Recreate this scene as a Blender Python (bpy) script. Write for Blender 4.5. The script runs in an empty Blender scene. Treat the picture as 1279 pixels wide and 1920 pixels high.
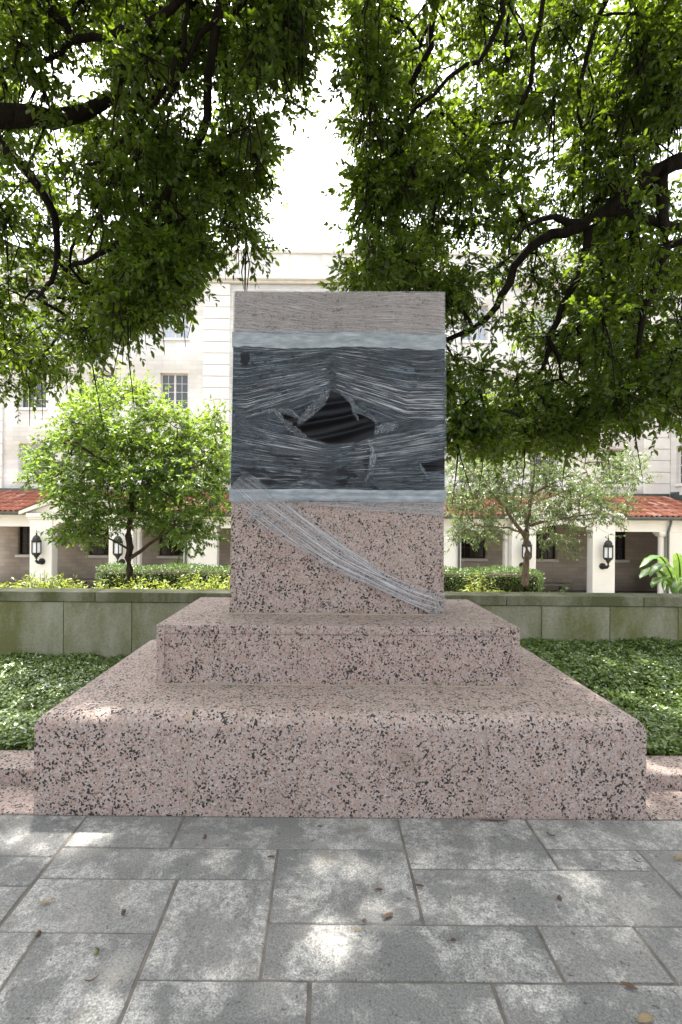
import bpy, bmesh, math, random
import numpy as np
from mathutils import Vector, Matrix, noise

SC = bpy.context.scene
COL = SC.collection
rnd = random.Random(7)
rng = np.random.default_rng(11)

# ------------------------------------------------------------------ camera
F, VX, VY, HC, ROLL = 930.0, 605.0, 977.0, 1.6, 0.0087     # focal length and vanishing point in photo pixels
cam_data = bpy.data.cameras.new('camera')
cam = bpy.data.objects.new('camera', cam_data)
COL.objects.link(cam)
cam_data.sensor_fit = 'VERTICAL'
cam_data.sensor_height = 36.0
cam_data.lens = 36.0 * F / 1920.0
cam_data.shift_x = (639.5 - VX) / 1920.0
cam_data.shift_y = (VY - 960.0) / 1920.0
cam_data.clip_start = 0.05
cam_data.clip_end = 3000.0
cam.matrix_world = Matrix.Translation((0, 0, HC)) @ Matrix.Rotation(math.pi / 2, 4, 'X') @ Matrix.Rotation(ROLL, 4, 'Z')
SC.camera = cam

# ------------------------------------------------------------------ sky, sun, exposure
SUN_EL, SUN_AZ = math.radians(70), math.radians(338)        # azimuth clockwise from +Y: beyond the building, a little left
world = bpy.data.worlds.new('World')
SC.world = world
world.use_nodes = True
wn = world.node_tree
wn.nodes.clear()
sky = wn.nodes.new('ShaderNodeTexSky')
sky.sky_type = 'NISHITA'
sky.sun_disc = False
sky.sun_elevation = SUN_EL
sky.sun_rotation = SUN_AZ
sky.air_density = 1.0
sky.dust_density = 6.0
sky.ozone_density = 1.0
bg = wn.nodes.new('ShaderNodeBackground')
bg.inputs['Strength'].default_value = 0.15
wo = wn.nodes.new('ShaderNodeOutputWorld')
hz = wn.nodes.new('ShaderNodeHueSaturation')     # hazy white summer sky
hz.inputs['Saturation'].default_value = .3
wn.links.new(sky.outputs[0], hz.inputs['Color'])
wn.links.new(hz.outputs[0], bg.inputs['Color'])
wn.links.new(bg.outputs[0], wo.inputs['Surface'])

sun_data = bpy.data.lights.new('sun', 'SUN')
sun_data.energy = 3.6
sun_data.angle = math.radians(0.9)
sun_data.color = (1.0, 0.95, 0.87)
sun = bpy.data.objects.new('sun', sun_data)
COL.objects.link(sun)
sdir = Vector((math.sin(SUN_AZ) * math.cos(SUN_EL), math.cos(SUN_AZ) * math.cos(SUN_EL), math.sin(SUN_EL)))
sun.rotation_euler = sdir.to_track_quat('Z', 'Y').to_euler()
sun.location = sdir * 60

SC.view_settings.view_transform = 'Standard'
SC.view_settings.look = 'None'
SC.view_settings.gamma = 1.0
SC.view_settings.use_curve_mapping = False
SC.view_settings.exposure = 2.4
SC.render.engine = 'CYCLES'
SC.cycles.max_bounces = 4
SC.cycles.diffuse_bounces = 3
SC.cycles.glossy_bounces = 2
SC.cycles.transmission_bounces = 4
SC.cycles.transparent_max_bounces = 8
SC.cycles.use_adaptive_sampling = True
SC.cycles.adaptive_threshold = 0.015
SC.cycles.use_denoising = True

# ------------------------------------------------------------------ helpers
def at(px, py, d):
    """photo pixel and distance -> point in the scene"""
    dx, dy = px - VX, py - VY
    return Vector(((dx + dy * ROLL) / F * d, d, HC - (dy - dx * ROLL) / F * d))

def proj(p):
    """points (n,3) -> photo pixels (n,2)"""
    p = np.asarray(p, float)
    d = np.maximum(p[:, 1], 1e-3)
    a = p[:, 0] / d * F
    b = (HC - p[:, 2]) / d * F
    return np.stack([VX + a - b * ROLL, VY + b + a * ROLL], 1)

def inpoly(q, poly):
    x, y = q[:, 0], q[:, 1]
    r = np.zeros(len(q), bool)
    n = len(poly)
    for i in range(n):
        x0, y0 = poly[i]
        x1, y1 = poly[(i + 1) % n]
        c = ((y0 > y) != (y1 > y))
        with np.errstate(divide='ignore', invalid='ignore'):
            xi = (x1 - x0) * (y - y0) / ((y1 - y0) if y1 != y0 else 1e-9) + x0
        r ^= c & (x < xi)
    return r

def tag(o, label=None, cat=None, group=None, kind=None):
    if label: o['label'] = label
    if cat: o['category'] = cat
    if group: o['group'] = group
    if kind: o['kind'] = kind
    return o

def link(o, parent=None):
    COL.objects.link(o)
    if parent is not None:
        o.parent = parent
        o.matrix_parent_inverse = world_of(parent).inverted()
    return o

def world_of(o):
    m = o.matrix_basis.copy()
    if o.parent:
        m = world_of(o.parent) @ o.matrix_parent_inverse @ m
    return m

def empty(name, loc, label, cat, group=None):
    o = bpy.data.objects.new(name, None)
    o.empty_display_size = 0.2
    o.matrix_basis = Matrix.Translation(loc)
    COL.objects.link(o)
    return tag(o, label, cat, group)

def npmesh(name, V, Fq, mat, parent=None, smooth=False, attrs=None):
    """Fq: list of (m,k) int arrays"""
    me = bpy.data.meshes.new(name)
    V = np.asarray(V, np.float32)
    if isinstance(Fq, np.ndarray): Fq = [Fq]
    Fq = [np.asarray(f, np.int32) for f in Fq if len(f)]
    me.vertices.add(len(V))
    me.vertices.foreach_set('co', V.ravel())
    loops = np.concatenate([f.ravel() for f in Fq])
    tot = np.concatenate([np.full(len(f), f.shape[1], np.int32) for f in Fq])
    st = np.concatenate([[0], np.cumsum(tot)[:-1]]).astype(np.int32)
    me.loops.add(len(loops))
    me.loops.foreach_set('vertex_index', loops)
    me.polygons.add(len(tot))
    me.polygons.foreach_set('loop_start', st)
    me.polygons.foreach_set('loop_total', tot)
    if smooth:
        me.polygons.foreach_set('use_smooth', np.ones(len(tot), bool))
    me.update(calc_edges=True)
    me.validate()
    for k, (typ, dom, arr) in (attrs or {}).items():
        a = me.attributes.new(k, typ, dom)
        arr = np.asarray(arr, np.float32)
        a.data.foreach_set('vector' if typ == 'FLOAT_VECTOR' else 'value', arr.ravel())
    if mat: me.materials.append(mat)
    return link(bpy.data.objects.new(name, me), parent)

def bmobj(name, bm, mat, parent=None, smooth=False):
    me = bpy.data.meshes.new(name)
    bmesh.ops.recalc_face_normals(bm, faces=bm.faces)
    bm.to_mesh(me)
    bm.free()
    if smooth:
        me.polygons.foreach_set('use_smooth', np.ones(len(me.polygons), bool))
    if mat: me.materials.append(mat)
    return link(bpy.data.objects.new(name, me), parent)

def bm_box(bm, x0, x1, y0, y1, z0, z1, bevel=0, seg=1):
    vs = [bm.verts.new(c) for c in ((x0, y0, z0), (x1, y0, z0), (x1, y1, z0), (x0, y1, z0), (x0, y0, z1), (x1, y0, z1), (x1, y1, z1), (x0, y1, z1))]
    fs = [bm.faces.new([vs[i] for i in f]) for f in ((3, 2, 1, 0), (4, 5, 6, 7), (0, 1, 5, 4), (1, 2, 6, 5), (2, 3, 7, 6), (3, 0, 4, 7))]
    if bevel:
        es = list({e for f in fs for e in f.edges})
        bmesh.ops.bevel(bm, geom=es, offset=bevel, segments=seg, affect='EDGES', profile=0.6)

def box(name, x0, x1, y0, y1, z0, z1, mat, parent=None, bevel=0, seg=1):
    bm = bmesh.new()
    bm_box(bm, x0, x1, y0, y1, z0, z1, bevel, seg)
    return bmobj(name, bm, mat, parent)

def boxes(name, lst, mat, parent=None, bevel=0):
    bm = bmesh.new()
    for b in lst: bm_box(bm, *b, bevel=bevel)
    return bmobj(name, bm, mat, parent)

def prism(name, pts, axis, a0, a1, mat, parent=None):
    """extrude a polygon; axis 'x': pts are (y,z), axis 'y': pts are (x,z), axis 'z': pts are (x,y)"""
    bm = bmesh.new()
    def mk(p, a):
        return (a, p[0], p[1]) if axis == 'x' else (p[0], a, p[1]) if axis == 'y' else (p[0], p[1], a)
    A = [bm.verts.new(mk(p, a0)) for p in pts]
    B = [bm.verts.new(mk(p, a1)) for p in pts]
    bm.faces.new(A); bm.faces.new(B[::-1])
    for i in range(len(pts)):
        j = (i + 1) % len(pts)
        bm.faces.new((A[i], B[i], B[j], A[j]))
    return bmobj(name, bm, mat, parent)

def lathe(bm, prof, c, n=12, ax=2):
    rings = []
    for r, h in prof:
        ring = []
        for i in range(n):
            t = 2 * math.pi * i / n
            v = [r * math.cos(t), r * math.sin(t), h]
            if ax == 1: v = [v[0], v[2], v[1]]
            ring.append(bm.verts.new((c[0] + v[0], c[1] + v[1], c[2] + v[2])))
        rings.append(ring)
    for a, b in zip(rings, rings[1:]):
        for i in range(n):
            bm.faces.new((a[i], a[(i + 1) % n], b[(i + 1) % n], b[i]))
    bm.faces.new(rings[0][::-1]); bm.faces.new(rings[-1])

def tubes_data(lines, sides=5, v0=0):
    """lines: [(pts (n,3), radii (n,))] -> verts, quads"""
    VV, FF = [], []
    off = v0
    ang = np.arange(sides) * 2 * math.pi / sides
    ca, sa = np.cos(ang), np.sin(ang)
    for P, R in lines:
        P = np.asarray(P, float)
        n = len(P)
        if n < 2: continue
        T = np.gradient(P, axis=0)
        T /= np.linalg.norm(T, axis=1)[:, None] + 1e-9
        ref = np.array([0.0, 0, 1]) if abs(T[:, 2]).mean() < 0.8 else np.array([1.0, 0, 0])
        U = np.cross(T, ref); U /= np.linalg.norm(U, axis=1)[:, None] + 1e-9
        W = np.cross(T, U)
        R = np.asarray(R, float)
        ring = P[:, None, :] + R[:, None, None] * (U[:, None, :] * ca[None, :, None] + W[:, None, :] * sa[None, :, None])
        VV.append(ring.reshape(-1, 3))
        i = np.arange(n - 1)[:, None] * sides + off
        j = np.arange(sides)[None, :]
        j2 = (j + 1) % sides
        FF.append(np.stack([i + j, i + j2, i + sides + j2, i + sides + j], -1).reshape(-1, 4))
        off += n * sides
    return np.concatenate(VV), np.concatenate(FF)

def tubes(name, lines, mat, parent=None, sides=5):
    V, Q = tubes_data(lines, sides)
    return npmesh(name, V, [Q], mat, parent, smooth=True)

def unit(v):
    return v / (np.linalg.norm(v, axis=-1, keepdims=True) + 1e-9)

def leaf_mesh(name, P, D, N, S, W, mat, parent=None, tint=None, droop=0.12, kind=None, fine=None):
    """leaf blades: base P, direction D, face normal hint N, length S, width ratio W"""
    P, D, N = np.asarray(P, float), unit(np.asarray(D, float)), np.asarray(N, float)
    n = len(P)
    U = unit(np.cross(D, N))
    N = np.cross(U, D)
    S = np.broadcast_to(np.asarray(S, float), (n,))
    W = np.broadcast_to(np.asarray(W, float), (n,))
    tpl = [(0, 0, 0), (-.5, .38, .1), (0, .42, 0), (.5, .38, .1), (-.36, .72, .06), (.36, .72, .06), (0, 1, -1)]
    vs = []
    for (a, b, c) in tpl:
        cc = -droop if c == -1 else c
        vs.append(P + U * (a * W * S)[:, None] + D * (b * S)[:, None] + N * (cc * W * S if c != -1 else cc * S)[:, None])
    V = np.stack(vs, 1).reshape(-1, 3)
    if fine is None: fine = np.zeros(n, bool)      # leaves seen close up get a full blade, the rest a folded diamond
    keep = np.repeat(fine, 7).reshape(n, 7) | np.array([True, True, False, True, False, False, True])[None]
    idx = np.cumsum(keep.ravel()) - 1
    b = np.arange(n)[:, None] * 7
    lo = b[~fine]
    b = b[fine]
    tri = np.concatenate([b + np.array([[0, 2, 1]]), b + np.array([[0, 3, 2]]), b + np.array([[4, 5, 6]])])
    quad = np.concatenate([b + np.array([[1, 2, 5, 4]]), ])
    tri = np.concatenate([tri, b + np.array([[2, 3, 5]])])
    tri = np.concatenate([tri, lo + np.array([[0, 6, 1]]), lo + np.array([[0, 3, 6]])])
    t = rng.random(n) if tint is None else np.asarray(tint)
    kf = keep.ravel()
    o = npmesh(name, V[kf], [idx[tri], idx[quad]], mat, parent, smooth=False, attrs={'tint': ('FLOAT', 'POINT', np.repeat(t, 7)[kf])})
    if kind: o['kind'] = kind
    return o

# ------------------------------------------------------------------ materials
class NT:
    def __init__(s, name):
        s.m = bpy.data.materials.new(name)
        s.m.use_nodes = True
        s.t = s.m.node_tree
        s.t.nodes.clear()
        s.out = s.t.nodes.new('ShaderNodeOutputMaterial')
    def n(s, typ, **kw):
        x = s.t.nodes.new('ShaderNode' + typ)
        for k, v in kw.items():
            if k.startswith('i_'):
                key = k[2:].replace('_', ' ')
                x.inputs[int(key) if key.isdigit() else key].default_value = v
            else:
                setattr(x, k, v)
        return x
    def l(s, a, b):
        s.t.links.new(a, b)
        return b
    def coord(s, scale=(1, 1, 1), rand=0.0, kind='Object'):
        c = s.n('TexCoord')
        v = c.outputs[kind]
        if rand:
            oi = s.n('ObjectInfo')
            mu = s.n('VectorMath', operation='SCALE'); s.l(oi.outputs['Random'], mu.inputs['Scale']); mu.inputs[0].default_value = (rand, rand * .7, rand * .4)
            ad = s.n('VectorMath', operation='ADD'); s.l(v, ad.inputs[0]); s.l(mu.outputs[0], ad.inputs[1])
            v = ad.outputs[0]
        mp = s.n('Mapping'); mp.inputs['Scale'].default_value = scale
        s.l(v, mp.inputs['Vector'])
        return mp.outputs[0]
    def noise(s, vec, scale, detail=4, rough=.55, dist=0):
        x = s.n('TexNoise'); x.inputs['Scale'].default_value = scale; x.inputs['Detail'].default_value = detail
        x.inputs['Roughness'].default_value = rough; x.inputs['Distortion'].default_value = dist
        if vec is not None: s.l(vec, x.inputs['Vector'])
        return x.outputs['Fac']
    def voro(s, vec, scale, feature='F1', out='Distance', rnd_=1.0):
        x = s.n('TexVoronoi', feature=feature); x.inputs['Scale'].default_value = scale; x.inputs['Randomness'].default_value = rnd_
        s.l(vec, x.inputs['Vector'])
        return x.outputs[out]
    def ramp(s, fac, stops, interp='LINEAR'):
        x = s.n('ValToRGB'); cr = x.color_ramp; cr.interpolation = interp
        while len(cr.elements) < len(stops): cr.elements.new(.5)
        for e, (p, c) in zip(cr.elements, stops):
            e.position = p
            e.color = (c, c, c, 1) if isinstance(c, (int, float)) else (*c, 1)
        s.l(fac, x.inputs[0])
        return x.outputs[0]
    def mix(s, fac, a, b, mode='MIX'):
        x = s.n('Mix', data_type='RGBA', blend_type=mode)
        for v, k in ((fac, 0), (a, 6), (b, 7)):
            if isinstance(v, (int, float)): x.inputs[k].default_value = v
            elif isinstance(v, tuple): x.inputs[k].default_value = (*v, 1)
            else: s.l(v, x.inputs[k])
        return x.outputs[2]
    def math(s, op, a, b=None, c=None):
        x = s.n('Math', operation=op)
        for v, k in ((a, 0), (b, 1), (c, 2)):
            if v is None: continue
            if isinstance(v, (int, float)): x.inputs[k].default_value = v
            else: s.l(v, x.inputs[k])
        return x.outputs[0]
    def bump(s, h, strength=.3, dist=.01, normal=None):
        x = s.n('Bump'); x.inputs['Strength'].default_value = strength; x.inputs['Distance'].default_value = dist
        s.l(h, x.inputs['Height'])
        if normal is not None: s.l(normal, x.inputs['Normal'])
        return x.outputs[0]
    def bsdf(s, color=None, rough=.6, spec=.5, metal=0, normal=None, **kw):
        x = s.n('BsdfPrincipled')
        for v, k in ((color, 'Base Color'), (rough, 'Roughness'), (spec, 'Specular IOR Level'), (metal, 'Metallic')):
            if v is None: continue
            if isinstance(v, (int, float)): x.inputs[k].default_value = v
            elif isinstance(v, tuple): x.inputs[k].default_value = (*v, 1)
            else: s.l(v, x.inputs[k])
        if normal is not None: s.l(normal, x.inputs['Normal'])
        return x
    def fin(s, shader):
        s.l(shader.outputs[0] if hasattr(shader, 'outputs') else shader, s.out.inputs['Surface'])
        return s.m

M = {}

def m_granite(name, pink=(.318, .236, .206), grey=(.305, .292, .28), rand=9.0):
    t = NT(name)
    v = t.coord(rand=rand)
    warp = t.n('TexNoise', i_Scale=55.0, i_Detail=3.0); t.l(v, warp.inputs['Vector'])
    wv = t.n('VectorMath', operation='SCALE'); t.l(warp.outputs['Color'], wv.inputs[0]); wv.inputs['Scale'].default_value = .017
    vv = t.n('VectorMath', operation='ADD'); t.l(v, vv.inputs[0]); t.l(wv.outputs[0], vv.inputs[1]); vv = vv.outputs[0]
    # feldspar and quartz grains
    g = t.n('TexVoronoi', i_Scale=120.0); t.l(vv, g.inputs['Vector'])
    grain = t.n('SeparateColor'); t.l(g.outputs['Color'], grain.inputs[0])
    col = t.ramp(grain.outputs[0], [(0, (pink[0] * .8, pink[1] * .72, pink[2] * .68)), (.3, pink), (.55, grey), (.8, (pink[0] * 1.12, pink[1] * 1.12, pink[2] * 1.12)), (1, (.43, .41, .40))])
    big = t.noise(v, 2.2, 4)
    col = t.mix(t.math('MULTIPLY', big, .35), col, (pink[0] * .95, pink[1] * .8, pink[2] * .74))
    f2 = t.noise(v, 260, 2)
    col = t.mix(.5, col, t.ramp(f2, [(.3, .45), (.7, 1.45)]), 'MULTIPLY')
    # biotite specks in clumps
    b = t.n('TexVoronoi', i_Scale=96.0); t.l(vv, b.inputs['Vector'])
    bs = t.n('SeparateColor'); t.l(b.outputs['Color'], bs.inputs[0])
    cl = t.noise(v, 13, 3, .6)
    cl2 = t.noise(v, 1.3, 2)
    thr = t.math('ADD', t.math('MULTIPLY', t.math('SUBTRACT', cl, .5), 1.0), t.math('ADD', .11, t.math('MULTIPLY', t.math('SUBTRACT', cl2, .5), .25)))
    spk = t.math('LESS_THAN', bs.outputs[1], thr)
    b2 = t.n('TexVoronoi', i_Scale=125.0); t.l(vv, b2.inputs['Vector'])
    bs2 = t.n('SeparateColor'); t.l(b2.outputs['Color'], bs2.inputs[0])
    spk2 = t.math('LESS_THAN', bs2.outputs[2], .1)
    spk = t.math('MAXIMUM', spk, t.math('MULTIPLY', spk2, .8))
    col = t.mix(spk, col, (.018, .02, .019))
    # grime of its own shape: faint rust and grey staining
    st = t.noise(v, 5.5, 6, .65, .6)
    col = t.mix(t.ramp(st, [(.54, 0.0), (.72, .42)]), col, (.16, .115, .085))
    n = t.bump(t.noise(v, 180, 4), .35, .002)
    rough = t.ramp(t.noise(v, 40, 2), [(.3, .62), (.7, .85)])
    return t.fin(t.bsdf(col, rough, .35, normal=n))
M['granite'] = m_granite('pink_granite')

def m_simple(name, c, rough=.6, var=.2, scale=6, spec=.4, metal=0, bump=.15, bscale=40, bdist=.004, rand=3.0, detail=6):
    t = NT(name)
    v = t.coord(rand=rand)
    a = t.noise(v, scale, detail)
    b = t.noise(v, bscale, 4)
    f = t.ramp(a, [(.25, 1 - var), (.75, 1 + var)])
    col = t.mix(1.0, tuple(c), f, 'MULTIPLY')
    return t.fin(t.bsdf(col, rough, spec, metal, t.bump(b, bump, bdist)))

M['mortar'] = m_simple('beige_mortar', (.35, .295, .225), .95, .25, 12, .1)
M['joint'] = m_simple('sandy_joint', (.125, .113, .10), .95, .35, 14, .1, bump=.6, bscale=150, bdist=.004)
M['soil'] = m_simple('dark_soil', (.035, .026, .018), .95, .4, 9, .1, bump=.8, bscale=60, bdist=.02)

def m_paving():
    t = NT('blue_grey_limestone')
    v = t.coord(rand=11.0)
    oi = t.n('ObjectInfo')
    base = t.ramp(oi.outputs['Random'], [(0, (.128, .127, .125)), (.5, (.148, .146, .142)), (1, (.175, .171, .165))])
    m1 = t.noise(v, 4.2, 9, .72, .3)
    pale = t.ramp(m1, [(.47, 0), (.55, .6), (.66, 1)])
    brk = t.noise(v, 30, 7, .75)
    pale = t.math('MULTIPLY', pale, t.ramp(brk, [(.36, .1), (.58, 1)]))
    col = t.mix(pale, base, (.37, .362, .345))
    fine = t.noise(v, 120, 6, .85)
    col = t.mix(.9, col, t.ramp(fine, [(.32, .3), (.5, 1), (.68, 1.75)]), 'MULTIPLY')
    pit = t.noise(v, 42, 3, .55, .5)
    pm = t.ramp(pit, [(.28, 1), (.36, 0)])
    col = t.mix(t.math('MULTIPLY', pm, .75), col, (.035, .035, .036))
    st = t.noise(v, 4.0, 4, .5)
    col = t.mix(t.ramp(st, [(.62, 0), (.8, .3)]), col, (.24, .19, .12))
    n = t.bump(fine, .45, .004)
    n = t.bump(t.noise(v, 9, 5), .25, .012, n)
    return t.fin(t.bsdf(col, t.ramp(brk, [(.3, .65), (.7, .9)]), .3, normal=n))
M['paving'] = m_paving()

def m_wall(name, base, green, amt):
    t = NT(name)
    v = t.coord(rand=6.0)
    vs = t.coord((1, 1, .35), rand=6.0)
    a = t.noise(vs, 2.4, 7, .62, .3)
    b = t.noise(v, 34, 5, .7)
    f = t.math('ADD', t.math('MULTIPLY', a, .8), t.math('MULTIPLY', b, .25))
    f = t.ramp(f, [(.42 - amt * .25, 0), (.66 - amt * .18, .95)])
    col = t.mix(f, base, green)
    col = t.mix(.5, col, t.ramp(t.noise(v, 80, 5, .7), [(.3, .6), (.7, 1.3)]), 'MULTIPLY')
    return t.fin(t.bsdf(col, .85, .25, normal=t.bump(b, .4, .006)))
M['wall'] = m_wall('mossy_concrete', (.31, .30, .235), (.125, .13, .045), .15)
M['coping'] = m_wall('mossy_coping', (.27, .26, .2), (.075, .082, .032), .45)

def m_leaf(name, dark, light, trans, tw=.42, gloss=.32, spec=.35):
    t = NT(name)
    a = t.n('Attribute', attribute_name='tint')
    col = t.ramp(a.outputs['Fac'], [(0, dark), (.55, tuple((d + l) / 2 for d, l in zip(dark, light))), (1, light)])
    tr = t.mix(.5, col, trans)
    p = t.bsdf(col, gloss, spec)
    tl = t.n('BsdfTranslucent'); t.l(tr, tl.inputs['Color'])
    mx = t.n('MixShader'); mx.inputs[0].default_value = tw
    t.l(p.outputs[0], mx.inputs[1]); t.l(tl.outputs[0], mx.inputs[2])
    return t.fin(mx)
M['oak_leaf'] = m_leaf('oak_leaf', (.011, .029, .004), (.06, .115, .013), (.36, .52, .02), .39, .33, .35)
M['yellow_leaf'] = m_leaf('yellow_green_leaf', (.042, .105, .025), (.19, .27, .04), (.34, .48, .035), .42)
M['grey_leaf'] = m_leaf('grey_green_leaf', (.06, .10, .042), (.14, .195, .08), (.28, .36, .09), .34, .3)
M['hedge_leaf'] = m_leaf('hedge_leaf', (.045, .085, .022), (.10, .16, .04), (.2, .3, .05), .3, .4)
M['shrub_leaf'] = m_leaf('shrub_leaf', (.11, .17, .03), (.26, .31, .05), (.42, .46, .06), .45)
M['dark_shrub_leaf'] = m_leaf('dark_shrub_leaf', (.04, .09, .025), (.10, .17, .05), (.22, .32, .06), .35)
M['ivy_leaf'] = m_leaf('ivy_leaf', (.045, .085, .018), (.22, .31, .085), (.34, .45, .07), .3, .22, .9)
M['banana_leaf'] = m_leaf('banana_leaf', (.06, .135, .03), (.12, .21, .05), (.26, .40, .06), .35, .3)
def m_bark(name, c):
    t = NT(name)
    v = t.coord((1, 1, .35))
    a = t.noise(v, 14, 8, .7, .6)
    col = t.ramp(a, [(.3, tuple(x * .35 for x in c)), (.55, c), (.8, tuple(min(1, x * 1.7) for x in c))])
    return t.fin(t.bsdf(col, .95, .1, normal=t.bump(a, .9, .03)))
M['bark'] = m_bark('oak_bark', (.018, .015, .012))
M['bark2'] = m_bark('tree_bark', (.075, .055, .04))
M['bark3'] = m_bark('pale_tree_bark', (.15, .115, .085))

def m_ashlar(name, base, mort, bw, bh, var=.12, off=.5, ax='xz', bumpd=.01):
    t = NT(name)
    c = t.n('TexCoord')
    sp = t.n('SeparateXYZ'); t.l(c.outputs['Object'], sp.inputs[0])
    cb = t.n('CombineXYZ')
    t.l(sp.outputs['X' if ax == 'xz' else 'Y'], cb.inputs[0]); t.l(sp.outputs['Z'], cb.inputs[1])
    b = t.n('TexBrick', offset=off); t.l(cb.outputs[0], b.inputs['Vector'])
    b.inputs['Scale'].default_value = 1.0
    b.inputs['Brick Width'].default_value = bw; b.inputs['Row Height'].default_value = bh
    b.inputs['Mortar Size'].default_value = .007; b.inputs['Mortar Smooth'].default_value = .3
    b.inputs['Color1'].default_value = (*[x * (1 - var) for x in base], 1)
    b.inputs['Color2'].default_value = (*[min(1, x * (1 + var)) for x in base], 1)
    b.inputs['Mortar'].default_value = (*mort, 1)
    v = t.coord()
    st = t.noise(v, 1.1, 6, .6)
    col = t.mix(.55, b.outputs['Color'], t.ramp(st, [(.3, .82), (.7, 1.1)]), 'MULTIPLY')
    n = t.bump(t.math('SUBTRACT', 1, b.outputs['Fac']), .5, bumpd)
    n = t.bump(t.noise(v, 25, 4), .2, .01, n)
    return t.fin(t.bsdf(col, .85, .25, normal=n))
M['facade'] = m_ashlar('cream_limestone_ashlar', (.70, .685, .645), (.60, .575, .53), .62, .2, .06)
M['facade_y'] = m_ashlar('cream_limestone_ashlar_return', (.70, .685, .645), (.60, .575, .53), .62, .2, .06, ax='yz')
M['backwall'] = m_ashlar('tan_limestone_brick', (.47, .405, .345), (.37, .315, .265), .45, .17, .09)  # darker, warmer brick of the arcade back wall and ceiling
M['stone'] = m_simple('cream_cut_stone', (.74, .72, .675), .8, .1, 2.5, .25, bscale=30)
M['trim'] = m_simple('cream_plaster', (.76, .735, .67), .8, .06, 1.5, .25, bscale=20)
M['parapet'] = m_simple('pale_parapet_stone', (.72, .705, .67), .85, .12, 1.2, .2)
M['gutter'] = m_simple('grey_green_gutter', (.10, .115, .11), .45, .2, 6, .5, .4)
M['winframe'] = m_simple('white_window_paint', (.62, .60, .56), .5, .1, 6)
M['brownframe'] = m_simple('brown_window_paint', (.045, .022, .016), .5, .2, 6)
M['lampmetal'] = m_simple('dark_bronze', (.035, .036, .033), .42, .3, 20, .5, .6)
M['lampglass'] = m_simple('frosted_lamp_glass', (.72, .74, .76), .25, .05, 4, .5)
M['bench'] = m_simple('grey_bench_stone', (.22, .19, .165), .85, .2, 6)
M['floor'] = m_simple('arcade_floor', (.16, .14, .14), .8, .2, 3)
M['ground'] = m_simple('ground_soil', (.16, .145, .11), .95, .35, .6, .1, bscale=8, bdist=.05)
M['redbrick'] = m_simple('orange_brick', (.42, .22, .13), .85, .2, 2)
def m_glass(name, c, rough=.06, spec=.8):
    t = NT(name)
    v = t.coord(rand=5)
    col = t.mix(t.noise(v, 1.6, 3), tuple(x * .6 for x in c), tuple(x * 1.4 for x in c))
    n = t.bump(t.noise(v, 1.2, 2), .1, .05)
    return t.fin(t.bsdf(col, rough, spec, normal=n))
M['glass'] = m_glass('dark_window_glass', (.03, .036, .042))
M['reflection_glass'] = m_glass('pale_reflection_glass', (.42, .46, .52), .2)  # bluish window reflection painted into the pane colour
M['deadglass'] = m_glass('unlit_window_glass', (.012, .010, .009), .2, .3)

def m_tile(name, attr):
    t = NT(name)
    if attr:
        a = t.n('Attribute', attribute_name='tint'); r = a.outputs['Fac']
    else:
        r = t.n('ObjectInfo').outputs['Random']
    col = t.ramp(r, [(0, (.18, .065, .042)), (.3, (.28, .095, .055)), (.6, (.34, .125, .075)), (.85, (.38, .17, .115)), (1, (.50, .32, .24))])
    v = t.coord(kind='Object')
    a = t.noise(v, 7, 5, .65)
    col = t.mix(t.ramp(a, [(.52, 0), (.75, .55)]), col, (.13, .075, .06))
    return t.fin(t.bsdf(col, .75, .3, normal=t.bump(t.noise(v, 50, 3), .2, .004)))
M['tile'] = m_tile('clay_tile', False)
M['tilemass'] = m_tile('clay_tile_rows', True)

def m_tarp():
    t = NT('black_plastic')
    v = t.coord()
    n = t.bump(t.noise(v, 14, 4, .5, .4), .12, .01)
    n = t.bump(t.noise(v, 220, 2), .06, .001, n)
    return t.fin(t.bsdf((.003, .0035, .006), .36, .2, normal=n))
M['tarp'] = m_tarp()

def m_tape():
    t = NT('silver_tape')
    v = t.coord((1, 1, 3))
    a = t.noise(v, 9, 6, .6)
    col = t.ramp(a, [(.3, (.17, .19, .2)), (.5, (.27, .29, .3)), (.7, (.40, .42, .43))])
    return t.fin(t.bsdf(col, .45, .5, .15, t.bump(a, .4, .006)))
M['tape'] = m_tape()

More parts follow.
